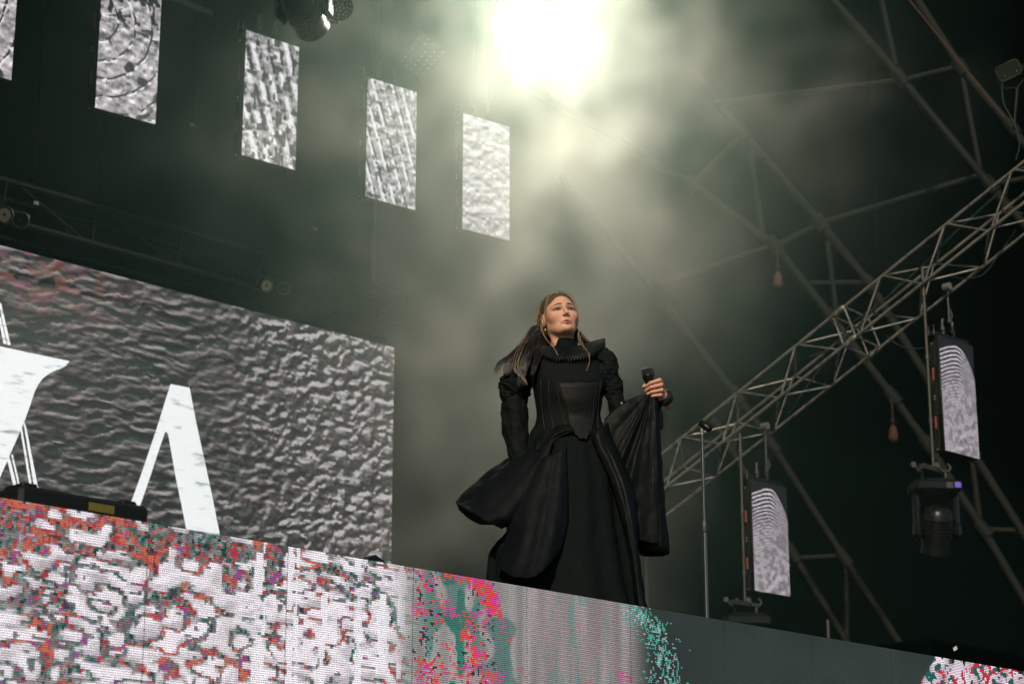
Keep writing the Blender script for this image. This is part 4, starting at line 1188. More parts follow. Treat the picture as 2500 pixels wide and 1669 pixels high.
# ---- hair
M_mid = pmat('brown hair', (.080, .058, .035), .45, noise=.5, scale=90, spec=.5, bump=.3, stretch=(1, 1, .2))
M_blond = pmat('fair hair', (.27, .195, .115), .42, noise=.35, scale=40, spec=.5)
M_dark = pmat('dark hair', (.0085, .0062, .0045), .45, noise=.4, scale=30, spec=.6)
Gh = grid((-.105, -.10, -.14), (.105, .14, .10), .0026)
hs = ell(Gh, (0, .038, -.020), (.0785, .0870, .097))
hs = smin(hs, ell(Gh, (0, -.03, -.050), (.076, .075, .070)), .03)
hs = hs + .0005 * np.sin(np.arctan2(Gh[0], Gh[1] + .02) * 46 + 8 * Gh[2] / .05)
cut = ell(Gh, (0, -.030, .085), (.0655, .098, .100))
hs = smax(hs, -cut, .006)
hs = smax(hs, -ell(Gh, (0, -.12, .03), (.07, .09, .075)), .01)
hs = smax(hs, ell(Gh, (0, .03, -.03), (.14, .118, .14)), .01)
V, Q = surface_nets(hs, (-.105, -.10, -.14), .0026)
q = MB(); q.add([HORG + MH @ Vector(v) for v in V], [tuple(int(i) for i in f) for f in Q], True)
q.build('hair', M_mid, sing)
def spline(pts, n):
    pts = [Vector(p) for p in pts]; out = []
    m = len(pts) - 1
    for i in range(n + 1):
        u = i / n * m; k = min(int(u), m - 1); s_ = u - k
        p0, p1, p2, p3 = pts[max(k - 1, 0)], pts[k], pts[k + 1], pts[min(k + 2, m)]
        out.append(0.5 * ((2 * p1) + (p2 - p0) * s_ + (2 * p0 - 5 * p1 + 4 * p2 - p3) * s_ ** 2 + (3 * p1 - p0 - 3 * p2 + p3) * s_ ** 3))
    return out
def strands(name, mat, guide, n, spread, r, seed, nseg=16, label=None, taper=.25):
    """n thin locks that follow a guide of 3D points; spread gives the bundle's radius at each guide point"""
    rn = random.Random(seed); q = MB()
    for k in range(n):
        a = rn.uniform(0, 6.283); d = math.sqrt(rn.random())
        pts = []
        for i, g in enumerate(guide):
            a2 = a + .35 * i * rn.uniform(-1, 1)
            pts.append(g + (RT * math.cos(a2) + (UP * .4 - HV * .8) * math.sin(a2)) * (d * spread[i]))
        sp = spline(pts, nseg); rr = r * rn.uniform(.6, 1.25)
        q.tube(sp, [rr * (1 - (1 - taper) * (i / nseg) ** 2) for i in range(nseg + 1)], 5)
    return q.build(name, mat, sing)
# long dark mass falling behind the neck and over the shoulder at the left
for k, (g, sp, n_) in enumerate((([H(-.060, .04, -.055), H(-.076, -.02, -.06), S(1305, 800, -.02), S(1287, 830, .0), S(1264, 860, .04), S(1244, 884, .07), S(1236, 915, .08)], [.022, .020, .016, .018, .020, .020, .016], 90),
                                 ([H(-.055, .03, -.06), H(-.070, -.03, -.06), S(1316, 806, -.02), S(1304, 836, .02), S(1290, 866, .08), S(1278, 900, .11), S(1272, 940, .11)], [.025, .022, .022, .024, .024, .022, .018], 110),
                                 ([H(-.045, .02, -.07), H(-.058, -.05, -.06), S(1330, 815, -.03), S(1324, 838, .0), S(1316, 862, .07), S(1306, 890, .11), S(1300, 915, .12)], [.03, .026, .024, .022, .018, .014, .010], 80))):
    strands('hair', M_dark, g, n_, sp, .0019, 50 + k, 22)
strands('hair', M_dark, [S(1303, 800, -.01), S(1280, 838, .01), S(1250, 868, .04), S(1226, 884, .05), S(1213, 906, .05)], 34, [.012, .018, .022, .022, .020], .0008, 61, 22)
rnw = random.Random(77); q = MB()
for k in range(26):                                                       # fine flyaway hairs
    a = rnw.uniform(-1.9, 1.7); r0 = rnw.uniform(.98, 1.03)
    p0 = H(-.080 * math.sin(-a) * r0, .03 + .088 * math.cos(a) * r0, rnw.uniform(-.05, .02))
    d0 = (MH @ Vector((math.sin(a) * .6 + rnw.uniform(-.6, .2), rnw.uniform(-.5, .35), rnw.uniform(-.5, .3)))).normalized(); L0 = rnw.uniform(.02, .06)
    q.tube(spline([p0, p0 + d0 * L0 * .5 + UP * .006, p0 + d0 * L0 - UP * rnw.uniform(.0, .02)], 8), [.0006 * (1 - i / 11) for i in range(9)], 4)
q.build('hair', M_blond, sing)
strands('hair', M_dark, [H(.03, .02, -.09), H(.055, -.055, -.085), S(1412, 820, -.05), S(1432, 836, -.04), S(1446, 852, .0)], 60, [.035, .03, .025, .018, .012], .0024, 12)
strands('hair', M_dark, [H(0, .0, -.095), H(0, -.06, -.085), S(1362, 822, -.075), S(1350, 850, -.07), S(1345, 880, -.06)], 110, [.05, .055, .055, .055, .05], .0042, 13)
strands('hair', M_dark, [H(.05, .0, -.06), H(.062, -.05, -.05), S(1408, 815, -.03), S(1414, 834, -.02), S(1424, 852, .0)], 60, [.02, .02, .018, .018, .016], .0022, 14)
# fair locks: along the hairline to the ear, then loose in front
for k, (g, n, sp, r_) in enumerate((
        ([H(-.012, .112, .030), H(-.052, .082, .047), H(-.071, .030, .040), H(-.076, -.022, .022), S(1322, 800, .05), S(1332, 826, .075), S(1350, 846, .10), S(1362, 866, .115)], 9, [.006, .008, .009, .009, .006, .005, .005, .006], .0007),
        ([H(.012, .112, .030), H(.050, .084, .047), H(.069, .034, .040), H(.075, -.02, .022), S(1415, 802, .05), S(1411, 822, .07), S(1424, 845, .095), S(1437, 862, .11), S(1438, 885, .12), S(1432, 906, .12)], 7, [.005, .006, .007, .005, .003, .004, .005, .005, .005, .006], .0006),
        ([H(-.005, .117, .0), H(-.055, .092, -.01), H(-.083, .035, -.02), H(-.086, -.03, -.03), S(1306, 806, .0), S(1290, 838, .03), S(1272, 880, .10), S(1276, 915, .12)], 4, [.006, .010, .012, .014, .014, .016, .014, .008], .0006),
        ([S(1300, 800, .0), S(1262, 858, .05), S(1232, 876, .06), S(1214, 895, .06), S(1210, 918, .06)], 7, [.012, .02, .014, .012, .010], .0009),
        ([S(1290, 820, .0), S(1268, 862, .09), S(1262, 900, .12), S(1282, 926, .13), S(1286, 940, .13)], 6, [.014, .018, .016, .012, .01], .0008),
        ([H(.0, .118, .0), H(.05, .104, -.02), H(.085, .05, -.03), H(.083, -.03, -.04), S(1420, 815, .0), S(1440, 832, .03)], 10, [.006, .008, .010, .012, .012, .01], .0012))):
    strands('hair', M_blond if k != 3 else M_dark, g, n, sp, r_, 20 + k, 22)
strands('hair', M_blond, [H(.0, .114, .03), H(-.02, .116, -.02), H(-.05, .105, -.06), H(-.08, .05, -.08), H(-.088, -.02, -.07)], 26, [.012, .012, .014, .012, .014], .0011, 40)
strands('hair', M_dark, [H(-.02, .1, .045), H(-.03, .115, .02), H(-.06, .095, .01)], 1, [.0, .0, .0], .0008, 41)
# earring
q = MB()
for k in range(2): q.tube([H(-.078 + .001 * k, -.047, -.008) + Vector((0, 0, -.0125)) + (MH @ Vector((.0015, math.cos(a) * .0125, math.sin(a) * .0125))) for a in [2 * math.pi * i / 16 for i in range(16)]], .0019, 6, closed=True)
q.build('earring', pmat('gold earring', (.65, .38, .14), .25, 1.0), sing)

# ---- the gown
M_gown = pmat('black gown cloth', (.0024, .0052, .0052), .85, noise=.35, scale=60, bump=.25, spec=.12, stretch=(1, 1, .25))
M_satin = pmat('black satin', (.0028, .0050, .0042), .55, noise=.3, scale=25, bump=.12, spec=.10)
M_voile = pmat('thin dark voile', (.0018, .0040, .0050), .7, noise=.3, scale=30, spec=.15)
M_velvet = pmat('black velvet', (.0028, .0056, .0054), .8, noise=.4, scale=50, bump=.3, spec=.15)
def lace_mat():
    m, t, b = newmat('beaded lace')
    tc = t.nodes.new('ShaderNodeTexCoord'); vo = t.nodes.new('ShaderNodeTexVoronoi'); vo.feature = 'DISTANCE_TO_EDGE'; vo.inputs['Scale'].default_value = 75
    nz = t.nodes.new('ShaderNodeTexNoise'); nz.inputs['Scale'].default_value = 28; nz.inputs['Distortion'].default_value = 2.5
    t.links.new(tc.outputs['Object'], vo.inputs['Vector']); t.links.new(tc.outputs['Object'], nz.inputs['Vector'])
    ml = t.nodes.new('ShaderNodeMath'); ml.operation = 'MULTIPLY'; t.links.new(vo.outputs['Distance'], ml.inputs[0]); t.links.new(nz.outputs[0], ml.inputs[1])
    cr = t.nodes.new('ShaderNodeValToRGB'); cr.color_ramp.elements[0].color = (.0105, .0118, .0098, 1); cr.color_ramp.elements[0].position = .02; cr.color_ramp.elements[1].color = (.0034, .0052, .0048, 1); cr.color_ramp.elements[1].position = .09
    t.links.new(ml.outputs[0], cr.inputs[0]); t.links.new(cr.outputs[0], b.inputs['Base Color'])
    b.inputs['Roughness'].default_value = .6; b.inputs['Specular IOR Level'].default_value = .2
    bp = t.nodes.new('ShaderNodeBump'); bp.inputs['Strength'].default_value = .6; bp.inputs['Distance'].default_value = .004; bp.invert = True
    t.links.new(ml.outputs[0], bp.inputs['Height']); t.links.new(bp.outputs[0], b.inputs['Normal'])
    return m
M_lace = lace_mat()
M_ruff = pmat('black organza', (.0070, .0105, .0090), .6, noise=.3, scale=60, spec=.3)
def crease(o, size, strength, depth=2):
    tx = bpy.data.textures.new('creases', 'CLOUDS'); tx.noise_scale = size; tx.noise_depth = depth
    d = o.modifiers.new('creases', 'DISPLACE'); d.texture = tx; d.strength = strength; d.mid_level = .5; d.texture_coords = 'LOCAL'
    return o
def gown(name, rows, mat, n=72, pleat=(0, 0, 0), seed=1, caps=False, pow_=2.0):
    """a garment loft: rows of (left px, right px, py, depth, w); pleat = (count, amplitude at top, at bottom)"""
    rn = random.Random(seed); ph = [rn.uniform(0, 6.28) for _ in range(6)]
    rings = []
    sub = 11
    for i in range((len(rows) - 1) * sub + 1):
        u = i / sub; k = min(int(u), len(rows) - 2); f = u - k
        P = [rows[max(k - 1, 0)], rows[k], rows[k + 1], rows[min(k + 2, len(rows) - 1)]]
        row = [0.5 * (2 * P[1][j] + (P[2][j] - P[0][j]) * f + (2 * P[0][j] - 5 * P[1][j] + 4 * P[2][j] - P[3][j]) * f * f + (3 * P[1][j] - P[0][j] - 3 * P[2][j] + P[3][j]) * f ** 3) for j in range(5)]
        l, r_, py, dep, w = row
        C = S((l + r_) / 2, py, w); a = (r_ - l) / 2 * MPP * (DS - w) / DS
        t = i / ((len(rows) - 1) * sub)
        pts = []
        for m in range(n):
            an = 2 * math.pi * m / n
            amp = pleat[1] + (pleat[2] - pleat[1]) * t
            if pleat[0]:
                fold = amp * (.6 * math.sin(pleat[0] * an + ph[0] + 3.2 * math.sin(2 * an + ph[1]) + 1.7 * math.sin(5 * an + ph[3])) + .4 * math.sin(pleat[0] * 1.63 * an + ph[2] + t * 1.5)) - amp * .6
            else:
                fold = amp * (math.sin(3 * an + ph[3] + 6 * t) * .5 + math.sin(5 * an + ph[4] - 9 * t) * .35)
            cx, sy = math.cos(an), math.sin(an)
            ex = math.copysign(abs(cx) ** (2 / pow_), cx); ey = math.copysign(abs(sy) ** (2 / pow_), sy)
            pts.append(C + RT * ((a + fold) * ex) - HV * ((dep + fold) * ey))
        rings.append(pts)
    q = MB(); loft(q, rings, True, caps)
    return crease(q.build(name, mat, sing), .05, .012)
BODICE = [(1338, 1420, 862, .060, .0), (1300, 1462, 876, .085, .0), (1292, 1482, 905, .105, .0), (1300, 1482, 940, .125, .015), (1306, 1472, 975, .118, .015), (1308, 1466, 1010, .100, .01), (1304, 1472, 1042, .105, .005), (1296, 1484, 1068, .12, .0)]
def bodice_w(px, py):                                       # how far the bodice's front stands out at a pixel
    for a, b in zip(BODICE, BODICE[1:]):
        if py <= b[2] or b is BODICE[-1]:
            f = min(max((py - a[2]) / (b[2] - a[2]), 0), 1); l, r_, _, dep, w = [p + (q_ - p) * f for p, q_ in zip(a, b)]
            k = (px - (l + r_) / 2) / ((r_ - l) / 2)
            return w + dep * math.sqrt(max(1 - k * k, .02))
gown('bodice', BODICE, M_velvet, 64, (0, .003, .004), 3)
# lace panel on the bodice front, down to a rounded point, with a beaded edge
def patch(name, left, right, mat, wfun, nu=16, nv=26):
    """a sheet between two pixel curves (same number of points), w from wfun(u, v)"""
    Lc, Rc = spline([Vector((x, y, 0)) for x, y in left], nv), spline([Vector((x, y, 0)) for x, y in right], nv)
    vs, fs = [], []
    for j in range(nv + 1):
        for i in range(nu + 1):
            u = i / nu; p = Lc[j].lerp(Rc[j], u); vs.append(S(p.x, p.y, wfun(p.x, p.y)))
    for j in range(nv):
        for i in range(nu):
            a = j * (nu + 1) + i; fs.append((a, a + nu + 1, a + nu + 2, a + 1))
    q = MB(); q.add(vs, fs, True)
    o = q.build(name, mat, sing)
    so = o.modifiers.new('thickness', 'SOLIDIFY'); so.thickness = .001; so.offset = -1
    return o
lw = lambda px, py: bodice_w(px, min(py, 1042)) + .0075 + .045 * min(max((py - 1022) / 45, 0), 1)
lfL = [(1358, 930), (1366, 952), (1378, 985), (1388, 1020), (1400, 1050), (1418, 1070)]
lfR = [(1466, 926), (1463, 948), (1456, 985), (1449, 1022), (1442, 1050), (1430, 1071)]
patch('lace_panel', lfL, lfR, M_lace, lw)
q = MB(); rn = random.Random(9)
for side, cur in ((0, lfL), (1, lfR)):
    sp_ = spline([Vector((x, y, 0)) for x, y in cur], 34)
    for j, p in enumerate(sp_): q.sphere(S(p.x + rn.uniform(-1, 1), p.y, lw(p.x, p.y) + .002), .0028, 6, 4)
q.build('bead_edge', pmat('jet beads', (.03, .03, .028), .15, spec=.8), sing)
for k, (xa, xb) in enumerate(((1322, 1330), (1340, 1352), (1358, 1382), (1466, 1446), (1474, 1460))):
    q = MB(); pts = [(xa + (xb - xa) * v - 5 * math.sin(3.1 * v), 905 + 140 * v) for v in [i / 14 for i in range(15)]]
    q.tube([S(x, y, bodice_w(x, y) + .0055) for x, y in pts], .0026, 6); q.build('seam', M_ruff, sing)
# neckband and pleated ruff
q = MB(); loft(q, [ring(S(1378 + k * 1.2, 832 + 7 * k, .0), .0475 + .004 * k, .050 + .004 * k, 32) for k in range(5)], True, False); o = q.build('neckband', M_gown, sing)
so = o.modifiers.new('thickness', 'SOLIDIFY'); so.thickness = .003
def ruff():
    n = 512; np_ = 64
    C = S(1384, 852, .0)
    rows = []
    for j in range(8):
        v = j / 7
        pts = []
        for k in range(n):
            a = 2 * math.pi * k / n
            cx, sy = math.cos(a), math.sin(a)                    # cx: picture right, sy: towards the camera
            tri = (abs(((k * np_ / n) % 1) * 2 - 1) * 2 - 1)
            rad = .050 + v * (.098 + .022 * max(cx, 0) + .012 * max(-cx, 0) - .020 * max(sy, 0) - .01 * max(-sy, 0))
            lift = v * (.040 * max(cx, 0) ** 1.5 + .016 * max(-cx, 0) ** 2 - .078 * max(sy, 0) + .03 * max(-sy, 0)) + .006 * math.sin(3.1 * v)
            f = (.0020 + .0085 * v) * tri * (.75 + .5 * math.sin(a * 7.3) ** 2)
            pts.append(C + RT * ((rad) * cx) - HV * (rad * sy * .95) + UP * (lift + f + .004 * v * math.sin(5 * a)))
        rows.append(pts)
    q = MB(); loft(q, rows, False, False)
    o = q.build('ruff_collar', M_ruff, sing)
    so = o.modifiers.new('thickness', 'SOLIDIFY'); so.thickness = .0015
    # edge ribbon: the ruff has some depth at its rim
    q = MB()
    up_, dn_ = rows[-1], [p - UP * (.004 + .026 * max((p - C).normalized().dot(RT), 0)) for p in rows[-1]]
    loft(q, [up_, dn_], False, False); o = q.build('ruff_edge', M_ruff, sing); so = o.modifiers.new('thickness', 'SOLIDIFY'); so.thickness = .0015
ruff()
# puffed sleeves: tiers that swell and pinch along the arm
def sleeve(path, rad, seed, name='sleeve', folds=6, mat=None, amp=.055):
    rn = random.Random(seed); ph = [rn.uniform(0, 6.28) for _ in range(4)]
    n = 72; m = 56
    C = spline(path, m)
    rr = spline([Vector((r_, 0, 0)) for r_ in rad], m)
    q = MB(); rings = []
    nrm = None
    for i in range(m + 1):
        t = (C[min(i + 1, m)] - C[max(i - 1, 0)]).normalized()
        nrm = (t.orthogonal() if nrm is None else nrm - t * nrm.dot(t)).normalized(); bi = t.cross(nrm)
        ringp = []
        for k in range(n):
            a = 2 * math.pi * k / n
            w = rr[i].x * (1 + amp * math.sin(folds * a + ph[0] + 2 * math.sin(i * .21 + ph[1])) + amp * .7 * math.sin((folds * 2 + 1) * a + ph[2] + i * .16) + amp * .5 * math.sin(i * .9 + ph[3] + 3 * a))
            ringp.append(C[i] + (nrm * math.cos(a) + bi * math.sin(a)) * w)
        rings.append(ringp)
    loft(q, rings, True, True)
    return crease(q.build(name, mat or M_velvet, sing), .055, .016)
sleeve([S(1322, 872, .0), S(1288, 884, .005), S(1272, 910, .01), S(1262, 934, .01)], [.055, .078, .080, .052], 1, 'sleeve_puff')
sleeve([S(1270, 925, .005), S(1258, 944, .005), S(1252, 962, .005), S(1250, 980, .005)], [.058, .072, .060, .044], 2, 'sleeve_puff')
sleeve([S(1258, 970, .0), S(1256, 1005, .0), S(1256, 1040, .0), S(1262, 1075, .01), S(1268, 1110, .03), S(1288, 1140, .05)], [.054, .058, .058, .052, .044, .040], 3, 'sleeve', 4, None, .03)
sleeve([S(1448, 868, .0), S(1472, 880, .005), S(1482, 905, .01), S(1490, 928, .01)], [.045, .054, .054, .040], 4, 'sleeve_puff')
sleeve([S(1484, 915, .0), S(1492, 934, .0), S(1496, 955, .0), S(1502, 972, .0)], [.042, .050, .045, .034], 5, 'sleeve_puff')
sleeve([S(1498, 960, .0), S(1506, 985, .0), S(1514, 1008, -.02), S(1540, 1002, -.05), S(1580, 990, -.06), S(1620, 970, -.05)], [.036, .036, .038, .036, .034, .032], 6, 'sleeve', 4, None, .03)
# beaded cuff round the wrist
cw = HO + RT * (24 * MPP) + UP * (-15 * MPP) + HV * .035
cm = align((HO + RT * .04 - UP * .035 + HV * .062) - (HO + RT * .01 - UP * .008 + HV * .01), cw)
q = MB(); q.lathe([(.028, -.016), (.034, -.010), (.036, .0), (.036, .012), (.033, .02), (.029, .022)], cm, 28); rn = random.Random(4)
for k in range(60):
    a = rn.uniform(0, 6.28); q.sphere(cm @ Vector((.036 * math.cos(a), .036 * math.sin(a), rn.uniform(-.010, .016))), .0026, 6, 4)
q.build('cuff', pmat('beaded black cuff', (.010, .011, .010), .4, noise=.4, scale=120), sing)
for p_, l_ in ((S(1257, 1039, .052), .018), (S(1518, 985, .045), .016)):         # little bare openings of the sleeves
    q = MB(); q.sphere(p_, (.0032, .0032, l_ * .5), 8, 6); q.build('pale_trim', pmat('pale trim', (.55, .45, .33), .5), sing)
# skirt
gown('skirt', [(1304, 1474, 1040, .105, .0), (1288, 1490, 1075, .13, .0), (1276, 1508, 1130, .17, .0), (1268, 1522, 1200, .21, .0), (1244, 1536, 1290, .25, .0), (1200, 1552, 1352, .28, .0), (1194, 1566, 1430, .31, .0), (1186, 1584, 1500, .33, .0), (1172, 1600, 1575, .35, .0), (1162, 1612, 1638, .36, .0)], M_gown, 220, (9, .004, .028), 8)
# gathered overskirt rolled at the waist, blown out to the left and curling back across the front
def over(left, mid, right, mat, wl, wm, wr, name, folds=5, amp=.012, seed=1, nu=44, nv=44):
    A, B, C = (spline([Vector((x, y, 0)) for x, y in g], nv) for g in (left, mid, right))
    ph = random.Random(seed).uniform(0, 6)
    vs, fs = [], []
    for j in range(nv + 1):
        v = j / nv
        for i in range(nu + 1):
            u = i / nu
            p = A[j] * ((1 - u) ** 2) + B[j] * (2 * u * (1 - u)) + C[j] * (u * u)
            w = wl(v) * (1 - u) ** 2 + wm(v) * 2 * u * (1 - u) + wr(v) * u * u
            w += amp * (.25 + .75 * v) * (.65 * math.sin(2 * math.pi * folds * (u + .09 * math.sin(7 * u + ph)) + ph + 1.6 * v) + .35 * math.sin(2 * math.pi * folds * 2.3 * (u + .06 * math.sin(5 * u + 2 * ph)) + 2 * ph + .8 * v)) * math.sin(math.pi * min(max(u, .03), .97))
            vs.append(S(p.x, p.y, w))
    for j in range(nv):
        for i in range(nu):
            a = j * (nu + 1) + i; fs.append((a, a + nu + 1, a + nu + 2, a + 1))
    q = MB(); q.add(vs, fs, True)
    o = crease(q.build(name, mat, sing), .07, .016)
    so = o.modifiers.new('thickness', 'SOLIDIFY'); so.thickness = .003
    return o
# rows run from the waist (v=0) to the hem (v=1); each row bends from the left outline over a belly to the right end
over([(1300, 1078), (1262, 1104), (1215, 1133), (1165, 1172), (1128, 1205), (1110, 1224)],
     [(1325, 1085), (1300, 1120), (1265, 1160), (1228, 1195), (1195, 1232), (1152, 1252)],
     [(1352, 1068), (1335, 1130), (1312, 1190), (1285, 1235), (1262, 1268), (1225, 1290)], M_voile,
     lambda v: .02 - .05 * v, lambda v: .16 + .26 * v, lambda v: .16 + .06 * v, 'overskirt', 1.3, .014, 2)
over([(1110, 1224), (1122, 1246), (1145, 1268), (1170, 1277)], [(1150, 1250), (1160, 1256), (1172, 1272), (1190, 1282)], [(1225, 1290), (1228, 1286), (1230, 1284), (1236, 1280)], M_voile,
     lambda v: -.03 - .10 * v, lambda v: .28 - .42 * v, lambda v: .20 - .30 * v, 'overskirt', 1.5, .008, 4)
over([(1312, 1120), (1268, 1180), (1238, 1250), (1238, 1300), (1222, 1345), (1210, 1376)],
     [(1360, 1110), (1345, 1200), (1330, 1270), (1310, 1330), (1295, 1400), (1285, 1450)],
     [(1382, 1080), (1385, 1160), (1388, 1230), (1382, 1300), (1370, 1340), (1352, 1362)], M_voile,
     lambda v: .16 + .08 * v, lambda v: .22 + .42 * v, lambda v: .17 + .16 * v, 'overskirt', 1.4, .016, 6)
over([(1300, 1078), (1318, 1062), (1345, 1044), (1372, 1036), (1396, 1040)], [(1310, 1090), (1335, 1082), (1362, 1062), (1385, 1050), (1402, 1050)], [(1312, 1118), (1345, 1090), (1372, 1070), (1395, 1060), (1408, 1058)], M_satin,
     lambda v: .06 + .06 * v, lambda v: .15 + .02 * v, lambda v: .11 + .02 * v, 'waist_roll', 2.0, .008, 7)
over([(1440, 1058), (1452, 1090), (1476, 1140), (1500, 1200), (1520, 1280), (1538, 1380), (1552, 1480)], [(1470, 1046), (1482, 1090), (1506, 1140), (1528, 1200), (1546, 1280), (1560, 1380), (1572, 1480)], [(1484, 1030), (1500, 1080), (1530, 1140), (1550, 1200), (1556, 1280), (1564, 1380), (1580, 1500)], M_satin,
     lambda v: .14 + .10 * v, lambda v: .18 + .16 * v, lambda v: .08 + .10 * v, 'overskirt_panel', 1.5, .008, 8)
# the train she lifts with the microphone hand: a web to the waist and a hanging fold
over([(1582, 958), (1556, 966), (1528, 980), (1500, 998), (1476, 1022)], [(1586, 968), (1556, 1050), (1520, 1140), (1486, 1240), (1470, 1330)], [(1592, 968), (1598, 1050), (1603, 1140), (1607, 1240), (1608, 1326)], M_satin,
     lambda v: .040 + .03 * v, lambda v: .05 + .10 * v, lambda v: .055 + .02 * v, 'lifted_train', 2.3, .020, 9, 70, 44)
gown('lifted_train', [(1578, 1604, 958, .022, .02), (1576, 1608, 990, .032, .02), (1572, 1611, 1050, .045, .02), (1568, 1616, 1130, .055, .02), (1562, 1622, 1220, .062, .01), (1556, 1630, 1300, .068, .0), (1556, 1633, 1335, .070, .0), (1560, 1632, 1352, .068, -.02)], M_satin, 80, (5, .003, .006), 11)
over([(1604, 985), (1606, 1000), (1608, 1025), (1609, 1048)], [(1610, 985), (1613, 1005), (1616, 1030), (1616, 1050)], [(1611, 978), (1616, 1000), (1619, 1025), (1618, 1047)], M_satin, lambda v: -.02, lambda v: .01, lambda v: -.03, 'lifted_train', 1.5, .004, 12, 12, 14)

# ---- the microphone in her hand
top, bot = S(1580.5, 903, .030), S(1592, 978, .020)
mic = thing('microphone', 'black handheld microphone in the raised hand of the singer', 'microphone', bot)
ax = (top - bot).normalized(); Lm = (top - bot).length
M = align(ax, bot)
b = MB(); b.lathe([(.0115, -.06), (.0125, -.05), (.0150, .02), (.0172, Lm - .066), (.0182, Lm - .058)], M, 24); b.build('handle', M_blackg, mic)
b = MB(); b.lathe([(.0182, Lm - .058), (.0215, Lm - .048), (.0255, Lm - .036), (.0262, Lm - .030)], M, 24); neck = b.build('neck', M_blackg, mic)
M_grille = pmat('black microphone mesh', (.012, .013, .012), .45, noise=.8, scale=420, bump=.8)
b = MB(); b.lathe([(.0262, Lm - .030), (.0268, Lm - .024), (.0266, Lm - .008), (.0250, Lm + .002), (.0205, Lm + .006), (.010, Lm + .009), (.0, Lm + .010)], M, 24); b.build('grille', M_grille, mic)
b = MB(); b.lathe([(.0270, Lm - .031), (.0276, Lm - .029), (.0276, Lm - .026), (.0270, Lm - .024)], M, 24); b.build('ring', M_blackg, mic)

# ------------------------------------------------------------------ the air: smoke over the whole stage, thick in front of the lamp
def volmat(name, col, dens, g, attr=''):
    m = bpy.data.materials.new(name); m.use_nodes = True
    t = m.node_tree; t.nodes.remove(t.nodes['Principled BSDF'])
    v = t.nodes.new('ShaderNodeVolumePrincipled')
    v.inputs['Color'].default_value = (*col, 1)
    v.inputs['Density'].default_value = dens
    v.inputs['Anisotropy'].default_value = g
    v.inputs['Density Attribute'].default_value = attr
    if attr:                                   # thin haze coloured teal to tint the dark areas, thick smoke near white
        an = t.nodes.new('ShaderNodeAttribute'); an.attribute_name = attr
        mr = t.nodes.new('ShaderNodeMapRange'); mr.inputs['From Min'].default_value = .004; mr.inputs['From Max'].default_value = .055
        mx = t.nodes.new('ShaderNodeMix'); mx.data_type = 'RGBA'
        mx.inputs['A'].default_value = (.49, .88, .73, 1); mx.inputs['B'].default_value = (*col, 1)
        ca = [k for k in mx.inputs if k.type == 'RGBA']; ca[0].default_value = (.49, .88, .73, 1); ca[1].default_value = (*col, 1)
        t.links.new(an.outputs['Fac'], mr.inputs[0]); t.links.new(mr.outputs[0], mx.inputs[0])
        t.links.new([k for k in mx.outputs if k.type == 'RGBA'][0], v.inputs['Color'])
    t.links.new(v.outputs[0], t.nodes['Material Output'].inputs['Volume'])
    return m
# the smoke: a volume grid filled by fields (soft blobs broken up by noise)
ms = volmat('stage smoke', (0.92, 0.935, 0.85), 1.0, 0.45, 'density')
G = bpy.data.node_groups.new('smoke field', 'GeometryNodeTree')
G.interface.new_socket('Geometry', in_out='INPUT', socket_type='NodeSocketGeometry')
G.interface.new_socket('Geometry', in_out='OUTPUT', socket_type='NodeSocketGeometry')
N = G.nodes.new; L = G.links.new
gout = N('NodeGroupOutput')
def vmath(op, a=None, b=None):
    n = N('ShaderNodeVectorMath'); n.operation = op
    for k, x in enumerate((a, b)):
        if x is None: continue
        if isinstance(x, (tuple, Vector)): n.inputs[k].default_value = tuple(x)
        else: L(x, n.inputs[k])
    return n
def fmath(op, a=None, b=None):
    n = N('ShaderNodeMath'); n.operation = op
    for k, x in enumerate((a, b)):
        if x is None: continue
        if isinstance(x, (int, float)): n.inputs[k].default_value = x
        else: L(x, n.inputs[k])
    return n.outputs[0]
def rng(x, a, b, lo, hi):
    n = N('ShaderNodeMapRange'); n.interpolation_type = 'SMOOTHSTEP'
    n.inputs['From Min'].default_value = a; n.inputs['From Max'].default_value = b
    n.inputs['To Min'].default_value = lo; n.inputs['To Max'].default_value = hi
    L(x, n.inputs[0]); return n.outputs[0]
SEED = (5.3, 2.1, 7.7)
lo3, hi3 = (3.0, 6.8, 2.75), (21.0, 18.5, 13.0)
P0 = N('GeometryNodeInputPosition').outputs[0]
wob = N('ShaderNodeTexNoise'); wob.inputs['Scale'].default_value = .55; wob.inputs['Detail'].default_value = 3
L(P0, wob.inputs['Vector'])
off = vmath('SCALE', vmath('SUBTRACT', wob.outputs['Color'], (.5, .5, .5)).outputs[0]); off.inputs['Scale'].default_value = 2.6
pos = vmath('ADD', P0, off.outputs[0]).outputs[0]
def blob(c, rad, amt):
    d = vmath('DIVIDE', vmath('SUBTRACT', pos, tuple(c)).outputs[0], tuple(rad)).outputs[0]
    ln = N('ShaderNodeVectorMath'); ln.operation = 'LENGTH'; L(d, ln.inputs[0])
    return rng(ln.outputs['Value'], 0.10, 1.0, amt, 0.0)
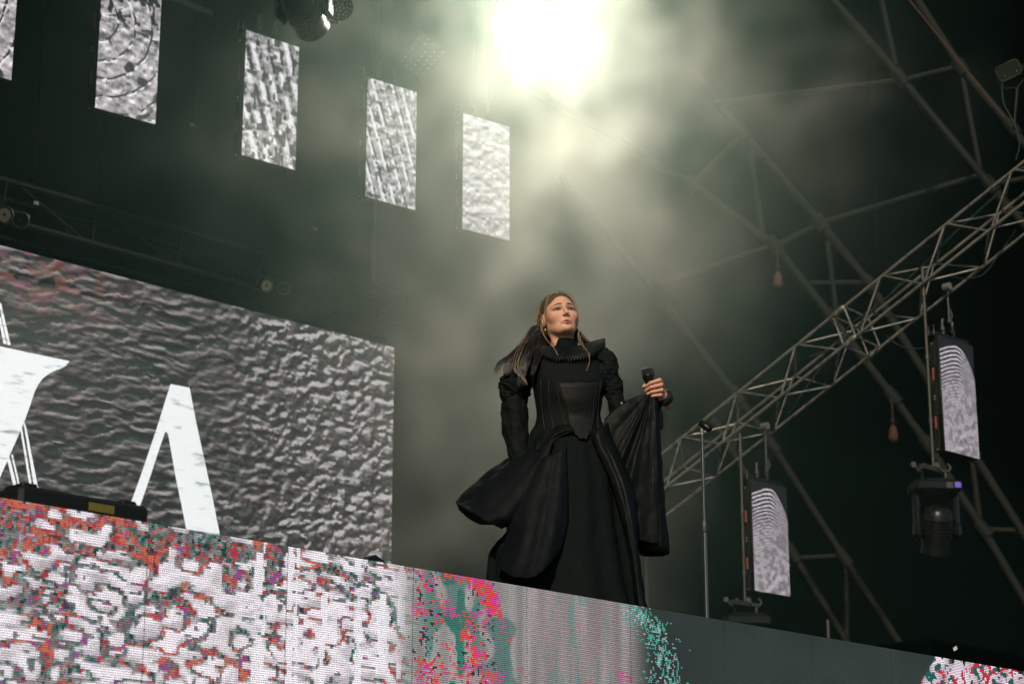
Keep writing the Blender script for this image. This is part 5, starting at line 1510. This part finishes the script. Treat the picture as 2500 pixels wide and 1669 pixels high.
BL = [blob(atd(1360, 300, 14.0), (2.3, 2.3, 2.1), .085),
      blob(atd(1330, 720, 12.6), (2.1, 2.1, 2.0), .095),
      blob(atd(1110, 1170, 12.0), (2.0, 2.0, 1.5), .14),
      blob(atd(860, 330, 13.4), (2.6, 2.6, 1.9), .034),
      blob(atd(1780, 380, 15.0), (2.4, 2.4, 1.9), .035)]
s = BL[0]
for x in BL[1:]: s = fmath('ADD', s, x)
nz = N('ShaderNodeTexNoise'); nz.inputs['Scale'].default_value = 1.15; nz.inputs['Detail'].default_value = 6; nz.inputs['Roughness'].default_value = .62; nz.inputs['Distortion'].default_value = .5
posn = vmath('ADD', pos, SEED).outputs[0]
L(posn, nz.inputs['Vector'])
nz2 = N('ShaderNodeTexNoise'); nz2.inputs['Scale'].default_value = 2.6; nz2.inputs['Detail'].default_value = 4; nz2.inputs['Roughness'].default_value = .6; L(posn, nz2.inputs['Vector'])
s = fmath('MULTIPLY', s, fmath('MULTIPLY', rng(nz.outputs[0], .40, .62, .30, 1.45), rng(nz2.outputs[0], .41, .59, .20, 1.7)))
sp = N('ShaderNodeSeparateXYZ'); L(P0, sp.inputs[0])
base = fmath('MULTIPLY', fmath('MULTIPLY', rng(sp.outputs['X'], lo3[0], lo3[0] + 2.5, 0, .0055), rng(sp.outputs['X'], 12, 18, 1, .05)), fmath('MULTIPLY', rng(sp.outputs['Y'], lo3[1], lo3[1] + 2, 0, 1), rng(sp.outputs['Y'], hi3[1] - 1.5, hi3[1], 1, 0)))
s = fmath('ADD', s, base)
vc = N('GeometryNodeVolumeCube')
L(s, vc.inputs['Density'])
vc.inputs['Min'].default_value = lo3; vc.inputs['Max'].default_value = hi3
for k, q in enumerate(('X', 'Y', 'Z')): vc.inputs['Resolution ' + q].default_value = int((hi3[k] - lo3[k]) / .13)
sm_ = N('GeometryNodeSetMaterial'); sm_.inputs['Material'].default_value = ms
L(vc.outputs[0], sm_.inputs[0]); L(sm_.outputs[0], gout.inputs[0])
sm = MB(); sm.box(((lo3[0] + hi3[0]) / 2, (lo3[1] + hi3[1]) / 2, (lo3[2] + hi3[2]) / 2), [hi3[k] - lo3[k] for k in range(3)])
o = sm.build('stage_smoke', ms); o['kind'] = 'stuff'; o['label'] = 'drifting smoke cloud lit by the lamp behind the singer'
md = o.modifiers.new('smoke', 'NODES'); md.node_group = G
